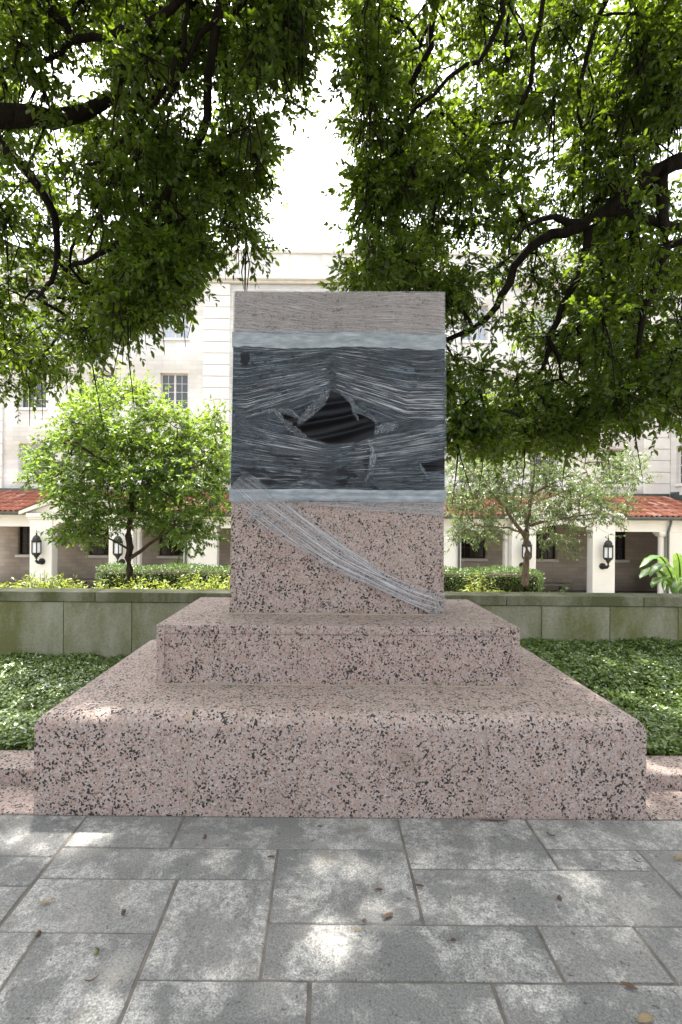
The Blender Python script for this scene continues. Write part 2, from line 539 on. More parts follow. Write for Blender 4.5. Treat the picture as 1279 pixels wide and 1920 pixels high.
def m_film(name, base, streak, f1, f2, patch=True, tone=(.62, .67, .72), bd=.02, gl_=.05):
    """clear stretch film: see-through between painted white ridge highlights that follow the pulled direction"""
    t = NT(name)
    a = t.n('Attribute', attribute_name='flow')
    def str_noise(su, sv, det=3, w=0.0):
        mp = t.n('Mapping'); mp.inputs['Scale'].default_value = (su, sv, 1); mp.inputs['Location'].default_value = (w, w * 2.3, 0)
        t.l(a.outputs['Vector'], mp.inputs['Vector'])
        return t.noise(mp.outputs[0], 1.0, det, .6)
    s1 = str_noise(f1, 125)
    s2 = str_noise(f1 * 2.2, 230, 2, 3.1)
    s3 = str_noise(f2, 42, 3, 7.7)
    st = t.ramp(s1, [(.53, 0), (.6, .7), (.72, 1)])
    st2 = t.ramp(s2, [(.55, 0), (.66, .8)])
    gate = t.ramp(t.noise(a.outputs['Vector'], 4.3, 4), [(.38, .3), (.6, 1)])
    stk = t.math('MULTIPLY', t.math('MAXIMUM', st, t.math('MULTIPLY', st2, .7)), gate)
    f = t.math('ADD', t.math('MULTIPLY', stk, streak), base)
    f = t.math('ADD', f, t.math('MULTIPLY', t.ramp(s3, [(.35, 0), (.75, 1)]), base * .9))
    if patch:   # places where the film clings tight and shows no milky bloom
        cl = t.n('Attribute', attribute_name='cling')
        pm_ = t.n('Mapping'); pm_.inputs['Scale'].default_value = (11, 34, 1); t.l(a.outputs['Vector'], pm_.inputs['Vector'])
        pn = t.noise(pm_.outputs[0], 1.0, 5, .65)
        hole = t.ramp(t.math('ADD', t.math('MULTIPLY_ADD', pn, 2.4, -.7), cl.outputs['Fac']), [(.70, 0), (.76, 1)])
        blo = t.noise(a.outputs['Vector'], 5.5, 5, .6, .8)
        f = t.math('ADD', f, t.math('MULTIPLY', t.ramp(blo, [(.5, 0), (.8, 1)]), base * 1.6))
        f = t.math('MULTIPLY', f, t.math('SUBTRACT', 1, t.math('MULTIPLY', hole, .93)))
    else:
        cl = t.n('Attribute', attribute_name='cling')
        f = t.math('MULTIPLY', f, t.math('SUBTRACT', 1, cl.outputs['Fac']))
    f = t.math('MINIMUM', f, .92)
    h = t.math('ADD', t.math('MULTIPLY', s1, 1.0), t.math('MULTIPLY', s2, .5))
    n = t.bump(h, 1.0, bd)
    p = t.bsdf(tone, .3, .35, normal=n)
    tr = t.n('BsdfTransparent'); tr.inputs['Color'].default_value = (.96, .97, .98, 1)
    gl = t.n('BsdfGlossy'); gl.inputs['Roughness'].default_value = .13; gl.inputs['Color'].default_value = (.9, .93, .96, 1); t.l(n, gl.inputs['Normal'])
    mx0 = t.n('MixShader'); mx0.inputs[0].default_value = gl_
    t.l(tr.outputs[0], mx0.inputs[1]); t.l(gl.outputs[0], mx0.inputs[2])
    mx = t.n('MixShader'); t.l(f, mx.inputs[0]); t.l(mx0.outputs[0], mx.inputs[1]); t.l(p.outputs[0], mx.inputs[2])
    return t.fin(mx)
M['film'] = m_film('stretch_film', .04, .42, 1.6, .9, tone=(.50, .62, .72), bd=.014, gl_=.008)
M['film_top'] = m_film('stretch_film_layers', .24, .5, 2.0, 1.0, False, (.56, .56, .57))
M['film_rope'] = m_film('stretch_film_rope', .09, .5, 1.2, .8, False, (.74, .74, .74))
M['film_crumple'] = m_film('stretch_film_crumple', .06, .55, 5, 4, False, bd=.04, gl_=.06)
def m_glint_crease():
    t = NT('film_glint_crease')
    a = t.n('Attribute', attribute_name='tint')
    p = t.bsdf((.80, .84, .88), .22, .7)  # near white: the lit streak on each ridge is put into its colour
    tr = t.n('BsdfTransparent')
    mx = t.n('MixShader'); t.l(a.outputs['Fac'], mx.inputs[0]); t.l(tr.outputs[0], mx.inputs[1]); t.l(p.outputs[0], mx.inputs[2])
    return t.fin(mx)
M['crease'] = m_glint_crease()
M['deadleaf'] = m_simple('dead_leaf', (.07, .04, .022), .7, .4, 30)
M['paleleaf'] = m_simple('pale_dead_leaf', (.2, .15, .085), .7, .3, 30)
M['acorn'] = m_simple('green_acorn', (.12, .16, .03), .4, .2, 30)

# ================================================================== SETTING
def grid_terrain(name, xs, ys, zf, mat):
    V = np.array([(x, y, zf(x, y)) for y in ys for x in xs])
    nx = len(xs)
    i = (np.arange(len(ys) - 1)[:, None] * nx + np.arange(nx - 1)[None, :]).ravel()
    return tag(npmesh(name, V, [np.stack([i, i + 1, i + nx + 1, i + nx], 1)], mat, smooth=True), kind='structure')

YW = 5.17            # front of the low wall
YA, YF = 18.6, 21.8  # arcade front, main facade
FL = -1.35           # arcade floor
def bedz(x, y):
    if y < 7.6: z = .30
    elif y < 10.8: z = .30 + (y - 7.6) / 3.2 * (-1.42 - .30)
    else: z = -1.42
    return z
xs = np.concatenate([[-900, -60], np.linspace(-14, 14, 29), [60, 900]])
grid_terrain('ground', xs, [YW + .3, 6.4, 7.6, 8.4, 9.2, 10, 10.8, 14, 18, 40, 200, 1200], bedz, M['ground'])
tag(box('terrace', -900, 900, -900, YW + .32, -1.6, -.075, M['joint']), kind='structure')

# paving --------------------------------------------------------------
paving = tag(box('paving', -5.2, 5.2, .2, 2.685, -.07, -.004, M['joint']), kind='structure')
A, B, E_, F_, G, I_, D, J, K, L_, M_, N_ = -1.257, -.732, -.202, -.632, -1.081, -.03, .418, 1.107, 1.556, .859, 1.248, .6
slabs = [(A, B, 2.42, 2.68), (B, D, 2.42, 2.68), (D, J, 2.29, 2.68), (J, 2.02, 2.435, 2.68), (2.02, 2.9, 2.435, 2.68), (A, E_, 2.21, 2.42), (E_, D, 1.972, 2.42),
         (A, F_, 1.92, 2.21), (F_, E_, 1.725, 2.21), (E_, L_, 1.725, 1.972), (L_, M_, 1.725, 1.972), (M_, 1.86, 1.725, 1.972), (D, K, 1.972, 2.29),
         (J, K, 2.29, 2.435), (K, 2.35, 1.972, 2.435), (2.35, 2.9, 1.972, 2.435), (1.86, 2.9, 1.725, 1.972), (G, F_, 1.42, 1.92), (-1.75, G, 1.42, 1.92), (-2.6, -1.75, 1.42, 1.92),
         (-1.82, A, 2.35, 2.68), (-2.6, -1.82, 2.35, 2.68), (-1.95, A, 2.16, 2.35), (-2.6, -1.95, 2.16, 2.35), (-1.72, A, 1.92, 2.16), (-2.6, -1.72, 1.92, 2.16),
         (F_, I_, 1.42, 1.725), (I_, N_, 1.42, 1.725), (N_, 1.38, 1.42, 1.725), (1.38, 2.2, 1.42, 1.725), (2.2, 2.9, 1.42, 1.725)]
for (xa, xb, y0) in ((-5.15, -2.6, 1.42), (2.9, 5.15, 1.42)):
    for (ya, yb) in ((1.42, 1.75), (1.75, 2.08), (2.08, 2.36), (2.36, 2.68)):
        x = xa
        while x < xb - .05:
            w = min(rnd.uniform(.45, .9), xb - x)
            if xb - x - w < .3: w = xb - x
            slabs.append((x, x + w, ya, yb)); x += w
for (ya, yb) in ((.25, .55), (.55, .82), (.82, 1.14), (1.14, 1.42)):
    x = -5.15
    while x < 5.1:
        w = min(rnd.uniform(.5, 1.0), 5.15 - x)
        if 5.15 - x - w < .3: w = 5.15 - x
        slabs.append((x, x + w, ya, yb)); x += w
for (x0, x1, y0, y1) in slabs:
    g = .0068
    bm = bmesh.new()
    bm_box(bm, x0 + g, x1 - g, y0 + g * .5, y1 - g * .5, -.06, 0 + rnd.uniform(-.0015, .0015), .003)
    for v in bm.verts:
        v.co.x += rnd.uniform(-.0022, .0022); v.co.y += rnd.uniform(-.0018, .0018)
    bmobj('paving_slab', bm, M['paving'], paving)

# ================================================================== MONUMENT
XC = .107
mon = empty('granite_pedestal', (XC, 3.5, 0), 'stepped pink granite pedestal with black specks standing on the paving', 'pedestal')
def rounded_block(name, x0, x1, y0, y1, z0, z1, r, rl, rr, parent):
    """a plinth stone with a rounded front top edge; rl / rr round the outer top edge of the left / right end"""
    bm = bmesh.new()
    bm_box(bm, x0, x1, y0, y1, z0, z1)
    def edges(test): return [e for e in bm.edges if all(test(v.co) for v in e.verts)]
    es = edges(lambda c: abs(c.z - z1) < 1e-4 and abs(c.y - y0) < 1e-4)
    if rl: es += edges(lambda c: abs(c.z - z1) < 1e-4 and abs(c.x - x0) < 1e-4)
    if rr: es += edges(lambda c: abs(c.z - z1) < 1e-4 and abs(c.x - x1) < 1e-4)
    bmesh.ops.bevel(bm, geom=list(set(es)), offset=r, segments=7, affect='EDGES', profile=.5)
    o = bmobj(name, bm, M['granite'], parent)
    for p in o.data.polygons: p.use_smooth = True
    o.data.set_sharp_from_angle(angle=math.radians(30))
    return o
T1Z, T2Z, T3Z = .545, .926, 3.263
X0, X1 = XC - 1.66, XC + 1.66
j1, j2 = -.715, .892
rounded_block('plinth_block', X0, j1 - .005, 2.69, 4.36, -.05, T1Z, .085, True, False, mon)
rounded_block('plinth_block', j1 + .005, j2 - .005, 2.687, 4.36, -.05, T1Z + .002, .085, False, False, mon)
rounded_block('plinth_block', j2 + .005, X1, 2.69, 4.36, -.05, T1Z, .085, False, True, mon)
for jx in (j1, j2):
    pts = [(2.692, -.05), (2.692, T1Z - .085)] + [(2.692 + .085 - .085 * math.cos(t), T1Z - .085 - .001 + .085 * math.sin(t)) for t in np.linspace(.2, math.pi / 2, 6)] + [(4.35, T1Z - .001), (4.35, -.05)]
    prism('mortar_joint', pts, 'x', jx - .0052, jx + .0052, M['mortar'], mon)
# second tier with a sunk front panel
hw2 = 1.167
y2 = 3.18
bm = bmesh.new()
bm_box(bm, XC - hw2, XC + hw2, y2, 4.34, T1Z + .006, T2Z, .006, 2)
fr = min((f for f in bm.faces if f.calc_area() > .3), key=lambda f: f.calc_center_median().y)
r = bmesh.ops.inset_region(bm, faces=[fr], thickness=.064, depth=0)
for v in fr.verts:
    v.co.z = max(v.co.z, T1Z + .05) if v.co.z < .7 else v.co.z
r = bmesh.ops.inset_region(bm, faces=[fr], thickness=.004, depth=-.008)
bmobj('upper_plinth', bm, M['granite'], mon)
box('mortar_bed', XC - hw2 - .004, XC + hw2 + .004, y2 - .004, 4.33, T1Z - .01, T1Z + .0075, M['mortar'], mon)
# shaft, slightly tapered
def hw(z): return .7755 - (z - T2Z) / 2.337 * .017
def yf(z): return 3.58 + (z - T2Z) / 2.337 * .017
YB = 4.25
bm = bmesh.new()
bm_box(bm, XC - .7755, XC + .7755, 3.58, YB, T2Z + .007, T3Z, .007, 2)
for v in bm.verts:
    k = (v.co.z - T2Z) / 2.337 * .017
    v.co.x += -k if v.co.x > XC else k
    if v.co.y < 3.9: v.co.y += k
bmobj('shaft', bm, M['granite'], mon)
box('mortar_bed', XC - .779, XC + .779, 3.576, YB - .01, T2Z - .01, T2Z + .009, M['mortar'], mon)

# granite kerbs beside the pedestal ------------------------------------
for side, (xa, xb) in (('left', (-5.2, X0 - .003)), ('right', (X1 + .003, 5.2))):
    k = empty('granite_kerb', ((xa + xb) / 2, 3.1, 0), f'low pink granite kerb with flush strip on the pedestal\'s {side} side', 'kerb', 'granite kerbs beside the pedestal')
    box('edge_strip', xa, xb, 2.69, 3.0, -.06, .004, M['granite'], k, .003)
    n = 3
    for i in range(n):
        a, b = xa + (xb - xa) * i / n, xa + (xb - xa) * (i + 1) / n
        box('kerb_stone', a + .002, b - .002, 2.985, 3.235, -.06, .094, M['granite'], k, .016, 3)
tag(boxes('planting_soil', [(-5.2, X0 - .002, 3.236, YW + .05, -.06, .05), (X1 + .002, 5.2, 3.236, YW + .05, -.06, .05), (X0 - .001, X1 + .001, 4.37, YW + .05, -.06, .05)], M['soil']), kind='structure')

# low garden wall ----------------------------------------------------------
gw = empty('garden_wall', (0, YW, 0), 'low mossy concrete garden wall with coping behind the pedestal', 'wall')
px_w = .712
for i in range(-9, 9):
    x = -1.98 + px_w * i + (.712 * .0)
    box('wall_panel', x + .003, x + px_w - .003, YW, YW + .2, .05, .735, M['wall'], gw, .003)
for i in range(-5, 5):
    x = -.93 + 1.424 * i
    box('coping_stone', x + .002, x + 1.424 - .002, YW - .022, YW + .26, .739, .842, M['coping'], gw, .006)
box('wall_core', -8.3, 8.3, YW + .012, YW + .19, .0, .7365, M['joint'], gw)
box('wall_footing', -8.3, 8.3, YW - .03, YW + .01, .0, .115, M['granite'], gw)

# ================================================================== BUILDING
bld = empty('campus_building', (0, YF, FL), 'cream limestone campus building with quoins behind the trees', 'building')
ZC, ZP = 12.0, 13.3
WIN_X = [(5.98, 7.2), (9.1, 10.3), (12.2, 13.4)]
ROWS = [(3.3, 4.9), (6.46, 8.06), (9.57, 11.17)]
LOW = (0.0, 1.8)
cols = sorted([(a, b) for a, b in WIN_X] + [(-b, -a) for a, b in WIN_X] + [(-.6, .6), (1.9, 3.1), (-3.1, -1.9)])
def wall_grid(name, xsplits, zsplits, holes, y0, y1, mat, parent):
    lst = []
    for i in range(len(xsplits) - 1):
        for j in range(len(zsplits) - 1):
            xa, xb, za, zb = xsplits[i], xsplits[i + 1], zsplits[j], zsplits[j + 1]
            if (i, j) in holes: continue
            lst.append((xa, xb, za, zb))
    # merge vertically in columns to keep it light
    V, Q = [], []
    vid = {}
    def v(x, y, z):
        k = (round(x, 4), round(y, 4), round(z, 4))
        if k not in vid: vid[k] = len(V); V.append(k)
        return vid[k]
    solid = {(i, j) for i in range(len(xsplits) - 1) for j in range(len(zsplits) - 1)} - set(holes)
    for (i, j) in solid:
        xa, xb, za, zb = xsplits[i], xsplits[i + 1], zsplits[j], zsplits[j + 1]
        Q.append((v(xa, y0, za), v(xb, y0, za), v(xb, y0, zb), v(xa, y0, zb)))
        Q.append((v(xb, y1, za), v(xa, y1, za), v(xa, y1, zb), v(xb, y1, zb)))
        for (di, dj, a, b) in ((-1, 0, (xa, zb), (xa, za)), (1, 0, (xb, za), (xb, zb)), (0, -1, (xa, za), (xb, za)), (0, 1, (xb, zb), (xa, zb))):
            if (i + di, j + dj) not in solid:
                Q.append((v(a[0], y0, a[1]), v(a[0], y1, a[1]), v(b[0], y1, b[1]), v(b[0], y0, b[1])))
    return npmesh(name, V, [np.array(Q)], mat, parent)
xsp = [-15.2] + [x for c in cols for x in c] + [15.2]
zsp = [2.6] + [z for r in ROWS for z in r] + [ZC]
holes = {(1 + 2 * i, 1 + 2 * j) for i in range(len(cols)) for j in range(3)}
wall_grid('wall', xsp, zsp, holes, YF, YF + .35, M['facade'], bld)
lowx = [-15.2] + [x for c in cols for x in c] + [15.2]
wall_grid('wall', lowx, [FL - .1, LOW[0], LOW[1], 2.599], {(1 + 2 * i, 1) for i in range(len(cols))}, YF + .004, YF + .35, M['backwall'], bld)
box('backing_wall', -15.15, 15.15, YF + .9, YF + 1.2, FL, ZC, M['soil'], bld)
box('parapet', -15.3, 15.3, YF - .06, YF + .5, ZC + .28, ZP, M['parapet'], bld, .01)
box('parapet_cap', -15.4, 15.4, YF - .16, YF + .6, ZP + .002, ZP + .14, M['parapet'], bld, .02)
boxes('cornice', [(-15.35, 15.35, YF - .14, YF + .4, ZC + .002, ZC + .1), (-15.5, 15.5, YF - .3, YF + .4, ZC + .1, ZC + .2), (-15.4, 15.4, YF - .2, YF + .4, ZC + .2, ZC + .279)], M['stone'], bld, .008)
for i in range(17):
    x = -13.6 + 1.7 * i
    box('parapet_pilaster', x - .12, x + .12, YF - .1, YF - .061, ZC + .3, ZP - .02, M['parapet'], bld)
for (xa, xb) in ((-5.3, -4.13), (4.16, 5.33), (14.05, 15.19), (-15.19, -14.05)):
    z = 2.85
    while z < ZC - .4:
        h = min(.505, ZC - .02 - z)
        bm = bmesh.new()
        bm_box(bm, xa, xb, YF - .11, YF - .001, z + .006, z + h - .012, .028, 2)
        bmobj('quoin_block', bm, M['stone'], bld)
        z += .505
    box('pilaster_back', xa + .02, xb - .02, YF - .06, YF - .0005, 2.85, ZC - .02, M['stone'], bld)
pane_mesh = {}
def window(xa, xb, za, zb, y, fmat, gmat, cols_, rows_, single, sill=True, parent=None):
    fw, mw = .055, .022
    L = [(xa, xa + fw, y, y + .07, za, zb), (xb - fw, xb, y, y + .07, za, zb), (xa + fw, xb - fw, y, y + .07, zb - fw, zb), (xa + fw, xb - fw, y, y + .07, za, za + fw)]
    xm = (xa + xb) / 2
    L.append((xm - .045, xm + .045, y - .005, y + .07, za + fw, zb - fw))
    spans = [(xa + fw, xm - .045), (xm + .045, xb - fw)]
    n = cols_ // 2
    pr = []
    for (sa, sb) in spans:
        for i in range(n):
            pa, pb = sa + (sb - sa) * i / n, sa + (sb - sa) * (i + 1) / n
            if i: L.append((pa - mw / 2, pa + mw / 2, y + .015, y + .055, za + fw, zb - fw))
            for j in range(rows_):
                qa, qb = za + fw + (zb - za - 2 * fw) * j / rows_, za + fw + (zb - za - 2 * fw) * (j + 1) / rows_
                pr.append((pa, pb, qa, qb))
        for j in range(1, rows_):
            q = za + fw + (zb - za - 2 * fw) * j / rows_
            L.append((sa, sb, y + .018, y + .052, q - mw / 2, q + mw / 2))
    o = boxes('window', L, fmat, parent)
    if single:
        for (sa, sb) in spans:
            box('pane', sa, sb, y + .033, y + .04, za + fw, zb - fw, gmat, o)
    else:
        for (pa, pb, qa, qb) in pr:
            w, h = pb - pa, qb - qa
            key = (round(w, 3), round(h, 3), gmat.name)
            if key not in pane_mesh:
                bm = bmesh.new(); bm_box(bm, -w / 2, w / 2, 0, .006, -h / 2, h / 2)
                me = bpy.data.meshes.new('pane'); bmesh.ops.recalc_face_normals(bm, faces=bm.faces); bm.to_mesh(me); bm.free(); me.materials.append(gmat)
                pane_mesh[key] = me
            p = bpy.data.objects.new('pane', pane_mesh[key])
            p.matrix_basis = Matrix.Translation(((pa + pb) / 2, y + .033, (qa + qb) / 2)) @ Matrix.Rotation(rnd.uniform(-.012, .012), 4, 'X') @ Matrix.Rotation(rnd.uniform(-.012, .012), 4, 'Z')
            link(p, o)
    if sill:
        box('sill', xa - .06, xb + .06, y - .26, y - .002, za - .1, za + .012, M['stone'], o, .01)
    return o
for (xa, xb) in cols:
    for j, (za, zb) in enumerate(ROWS):
        single = not (xa < -5 or xa > 12 or (xa > 5 and j == 0))
        window(xa + .001, xb - .001, za + .001, zb - .001, YF + .2, M['winframe'], M['reflection_glass'] if j == 2 or (xa < -12 and j == 0) else M['glass'], 4, 4, single, True, bld)
    window(xa + .001, xb - .001, LOW[0] + .001, LOW[1] - .001, YF + .16, M['brownframe'], M['deadglass'], 4, 4, abs(xa) < 5, True, bld)

# right wing that comes forward
wing = empty('building_wing', (15.5, 17, FL), 'cream limestone wing coming forward at the right edge above the tiles', 'building')
XWi = 15.2
V = []; 
def yzwall(name, y0, y1, z0, z1, hy, hz, x0, x1, mat, parent):
    L = [(x0, x1, y0, hy[0], z0, z1), (x0, x1, hy[1], y1, z0, z1), (x0, x1, hy[0], hy[1], z0, hz[0]), (x0, x1, hy[0], hy[1], hz[1], z1)]
    return boxes(name, L, mat, parent)
yzwall('wall', 12.0, YF - .02, FL, 5.6, (20.3, 21.35), (3.3, 4.95), XWi, XWi + .35, M['facade_y'], wing)
yzwall('wall', 12.0, YF - .02, 5.602, 13.0, (20.3, 21.35), (6.46, 8.06), XWi, XWi + .35, M['facade_y'], wing)
for (za, zb) in ((3.3, 4.95), (6.46, 8.06)):
    L = [(XWi + .15, XWi + .2, 20.3, 20.36, za, zb), (XWi + .15, XWi + .2, 21.29, 21.35, za, zb), (XWi + .15, XWi + .2, 20.36, 21.29, za, za + .06), (XWi + .15, XWi + .2, 20.36, 21.29, zb - .06, zb), (XWi + .15, XWi + .2, 20.8, 20.86, za + .06, zb - .06)]
    L += [(XWi + .16, XWi + .19, 20.36, 20.8, za + (zb - za) * k / 4 - .015, za + (zb - za) * k / 4 + .015) for k in (1, 2, 3)] + [(XWi + .16, XWi + .19, 20.86, 21.29, za + (zb - za) * k / 4 - .015, za + (zb - za) * k / 4 + .015) for k in (1, 2, 3)]
    w = boxes('window', L, M['winframe'], wing)
    box('pane', XWi + .172, XWi + .178, 20.36, 21.29, za + .06, zb - .06, M['glass'], w)
    box('sill', XWi - .05, XWi + .148, 20.25, 21.4, za - .1, za + .01, M['stone'], w, .008)
for i in range(6):
    y = YF - .15 - .5 * i
    z = 2.86 - .14 * i
    box('step_flashing', XWi - .03, XWi - .002, y - .5, y, z - .25, z + .12, M['gutter'], wing)

# tall gabled block far left
gb = empty('gabled_block', (-24, 34, FL), 'distant orange brick block with a pale gable far up on the left', 'building')
box('wall', -30, -19.5, 34, 40, FL, 17.5, M['redbrick'], gb)
prism('gable', [(-30.4, 17.5), (-19.1, 17.5), (-24.75, 20.4)], 'y', 33.9, 40, M['redbrick'], gb)
for s in (-1, 1):
    prism('gable_trim', [(-24.75, 20.4), (-24.75, 20.95), (-24.75 + s * 6.1, 17.75), (-24.75 + s * 5.6, 17.5)], 'y', 33.6, 40.1, M['parapet'], gb)

# ================================================================== ARCADE
arc = empty('arcade', (0, YA, FL), 'cream arcade with clay tile roof and gabled portals along the building', 'arcade')
box('floor', -15.1, 15.1, YA - .6, YF - .002, FL - .2, FL, M['floor'], arc)
ZL, ZE = 1.30, 1.76
PIERS = [(7.0, 7.9), (10.0, 10.82)]
YP = 18.33
def shaft(xa, xb, ya, yb, name='pier'):
    bm = bmesh.new()
    bm_box(bm, xa, xb, ya, yb, FL, ZL - .001, .012)
    o = bmobj(name, bm, M['trim'], arc)
    box('pier_base', xa - .03, xb + .03, ya - .03, yb + .03, FL, FL + .14, M['trim'], o, .01)
    return o
for s in (-1, 1):
    def X(a, b): return (a, b) if s > 0 else (-b, -a)
    # portal piers run up to the gable
    for (a, b) in PIERS:
        xa, xb = X(a, b)
        bm = bmesh.new(); bm_box(bm, xa, xb, YP, YP + .42, FL, 1.58, .012)
        o = bmobj('pier', bm, M['trim'], arc)
        boxes('pier_cap', [(xa - .05, xb + .05, YP - .05, YP + .45, 1.581, 1.66), (xa - .1, xb + .1, YP - .1, YP + .45, 1.66, 1.80)], M['trim'], o, .012)
        box('pier_base', xa - .03, xb + .03, YP - .03, YP + .45, FL, FL + .14, M['trim'], o, .01)
    # arched portal head with gable above
    a, b = 7.9, 10.0
    pts = [(a + .001, 1.22)]
    for k in range(13):
        t = math.pi * k / 12
        pts.append((8.95 - 1.045 * math.cos(t), 1.22 + .33 * math.sin(t)))
    pts = pts[1:] + [(b - .001, 1.801), (8.95, 1.801), (a + .001, 1.801)]
    prism('portal_arch', [(s * x, z) for x, z in pts], 'y', YP + .06, YP + .36, M['trim'], arc)
    gpk = 1.81 + 2.05 * .39
    prism('gable_wall', [(s * x, z) for x, z in ((6.95, 1.812), (10.95, 1.812), (8.95, gpk - .03))], 'y', YP + .1, YP + .34, M['trim'], arc)
    for q in (-1, 1):
        c = 8.95
        prism('gable_cornice', [(s * c, gpk - .02), (s * c, gpk + .16), (s * (c + q * 2.22), 1.81 + .06), (s * (c + q * 2.22), 1.81 - .06), (s * (c + q * 2.0), 1.81 - .02)][:4] , 'y', YP - .12, YP + .42, M['trim'], arc)
        prism('gable_roof', [(s * c, gpk + .162), (s * c, gpk + .22), (s * (c + q * 2.28), 1.81 + .10), (s * (c + q * 2.28), 1.81 + .062)], 'y', YP - .15, YF - .3, M['tilemass'], arc)
    # side bay, wide pier, centre bay
    for (a, b, nm) in ((3.95, 5.12, 'pier'), (12.98, 14.6, 'pier')):
        xa, xb = X(a, b); shaft(xa, xb, YA, YA + .4)
    xa, xb = X(12.70, 12.94)
    bm = bmesh.new(); lathe(bm, [(.13, FL), (.13, FL + .12), (.105, FL + .16), (.105, ZL - .2), (.115, ZL - .17)], ((xa + xb) / 2, YA + .18, 0), 12)
    col_ = bmobj('column', bm, M['trim'], arc)
    boxes('capital', [(xa - .02, xb + .02, YA + .02, YA + .34, ZL - .17, ZL - .1), (xa - .07, xb + .07, YA - .02, YA + .38, ZL - .1, ZL - .001)], M['trim'], col_, .01)
    for a in (10.82, 6.88, 5.12, 12.9):
        w = .1
        xa, xb = X(a, a + w) if a in (10.82, 5.12) else X(a, a + w)
        if a == 12.9: continue
        boxes('pilaster', [(xa, xb, YA + .06, YA + .34, FL, ZL - .17), (xa - .03, xb + .03, YA + .03, YA + .37, ZL - .17, ZL - .09), (xa - .06, xb + .06, YA, YA + .4, ZL - .09, ZL - .001)], M['trim'], arc, .006)
    for (a, b) in ((5.12 - .6, 7.0), (10.82, 14.7)):
        xa, xb = X(a, b)
        boxes('lintel', [(xa, xb, YA + .002, YA + .38, ZL, ZE - .12), (xa, xb, YA - .03, YA + .38, ZE - .12, ZE - .06), (xa, xb, YA - .07, YA + .38, ZE - .06, ZE)], M['trim'], arc, .004)
    for a in (5.17, 12.98):
        p = [(s * a, YA - .12, ZE - .02), (s * a, YA - .12, ZE - .12), (s * (a - .03), YA - .08, ZE - .3), (s * (a - .06), YA - .06, ZE - .5), (s * (a - .06), YA - .06, FL + .1)]
        tubes('downspout', [(np.array(p), np.full(5, .045))], M['gutter'], arc, 8)
for (a, b) in ((-4.52, 4.52),):
    boxes('lintel', [(a, b, YA + .002, YA + .38, ZL, ZE - .12), (a, b, YA - .03, YA + .38, ZE - .12, ZE - .06), (a, b, YA - .07, YA + .38, ZE - .06, ZE)], M['trim'], arc, .004)
for x in (-1.3, 1.3):
    bm = bmesh.new(); lathe(bm, [(.15, FL), (.15, FL + .12), (.12, FL + .16), (.11, ZL - .2), (.13, ZL - .17), (.17, ZL - .1), (.17, ZL - .001)], (x, YA + .18, 0), 12)
    bmobj('column', bm, M['trim'], arc)
# roof deck, ceiling, gutter
YE, ZE2 = YA - .22, 1.86
ZR = 2.80
slope = (ZR - ZE2) / (YF - .02 - YE)
prism('roof_deck', [(YE, ZE2 - .08), (YF - .003, ZR - .08), (YF - .003, ZR - .16), (YE, ZE2 - .12)], 'x', -15.15, 15.15, M['joint'], arc)
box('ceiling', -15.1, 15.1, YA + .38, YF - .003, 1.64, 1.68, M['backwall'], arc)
for (xa, xb) in ((-15.1, -11.2), (-6.7, 6.7), (11.2, 15.1)):
    prism('gutter', [(YE - .1, ZE2 - .06), (YE - .1, ZE2 - .0), (YE - .085, ZE2 - .0), (YE - .085, ZE2 - .05), (YE + .04, ZE2 - .05), (YE + .04, ZE2 - .13), (YE - .05, ZE2 - .13)], 'x', xa, xb, M['gutter'], arc)
boxes('wall_flashing', [(-15.15, 15.15, YF - .13, YF - .001, ZR - .02, ZR + .12)], M['gutter'], arc, .01)
# barrel tiles
TW, NR = .195, 6
TL = math.hypot(YF - .1 - YE, ZR - ZE2) / NR
def tile_mesh():
    V, Q = [], []
    prof = [(-.5, .0)] + [(-.5 + .62 * (0.5 - .5 * math.cos(t)), .46 * math.sin(t)) for t in np.linspace(0.15, math.pi - .1, 7)] + [(.2, .0), (.36, -.12), (.5, .0)]
    n = len(prof)
    for (y, k, dz) in ((-.06, 1.0, .028), (TL, .94, .0)):
        for (a, b) in prof: V.append((a * TW * k, y, b * TW * k + dz))
    for (a, b) in prof: V.append((a * TW, -.06, b * TW + .028 - .02))
    for i in range(n - 1):
        Q.append((i, i + 1, n + i + 1, n + i)); Q.append((2 * n + i, 2 * n + i + 1, i + 1, i))
    return np.array(V), np.array(Q)
TV, TQ = tile_mesh()
tm = bpy.data.meshes.new('roof_tile')
tm.from_pydata(TV.tolist(), [], TQ.tolist()); tm.polygons.foreach_set('use_smooth', np.ones(len(TQ), bool)); tm.materials.append(M['tile']); tm.update()
ang = math.atan(slope)
ca, sa_ = math.cos(ang), math.sin(ang)
MV, MQ, MT = [], [], []
nt = 0
for i in range(int(30.2 / TW)):
    x = -15.05 + (i + .5) * TW
    for j in range(NR):
        y = YE - .04 + j * TL * ca
        z = ZE2 + .0 + j * TL * sa_ - .03
        # tiles end where the portal gables cut through
        hit = False
        for c in (-8.95, 8.95):
            gz = 1.81 + .22 + 2.05 * .39 - abs(x - c) * .39
            if abs(x - c) < 2.2 and z + TL * sa_ < gz - .05: hit = True
        if hit: continue
        if (-13.6 < x < -9.4 or 9.3 < x < 14.0) :
            o = bpy.data.objects.new('roof_tile', tm)
            o.matrix_basis = Matrix.Translation((x + rnd.uniform(-.006, .006), y + rnd.uniform(-.012, .012), z + rnd.uniform(0, .008))) @ Matrix.Rotation(ang, 4, 'X') @ Matrix.Rotation(rnd.uniform(-.015, .015), 4, 'Z')
            link(o, arc); nt += 1
        else:
            v = TV.copy()
            v[:, 1], v[:, 2] = TV[:, 1] * ca - TV[:, 2] * sa_, TV[:, 1] * sa_ + TV[:, 2] * ca
            MV.append(v + np.array([x, y, z])); MQ.append(TQ + len(TV) * len(MQ)); MT.append(np.full(len(TV), rnd.random()))
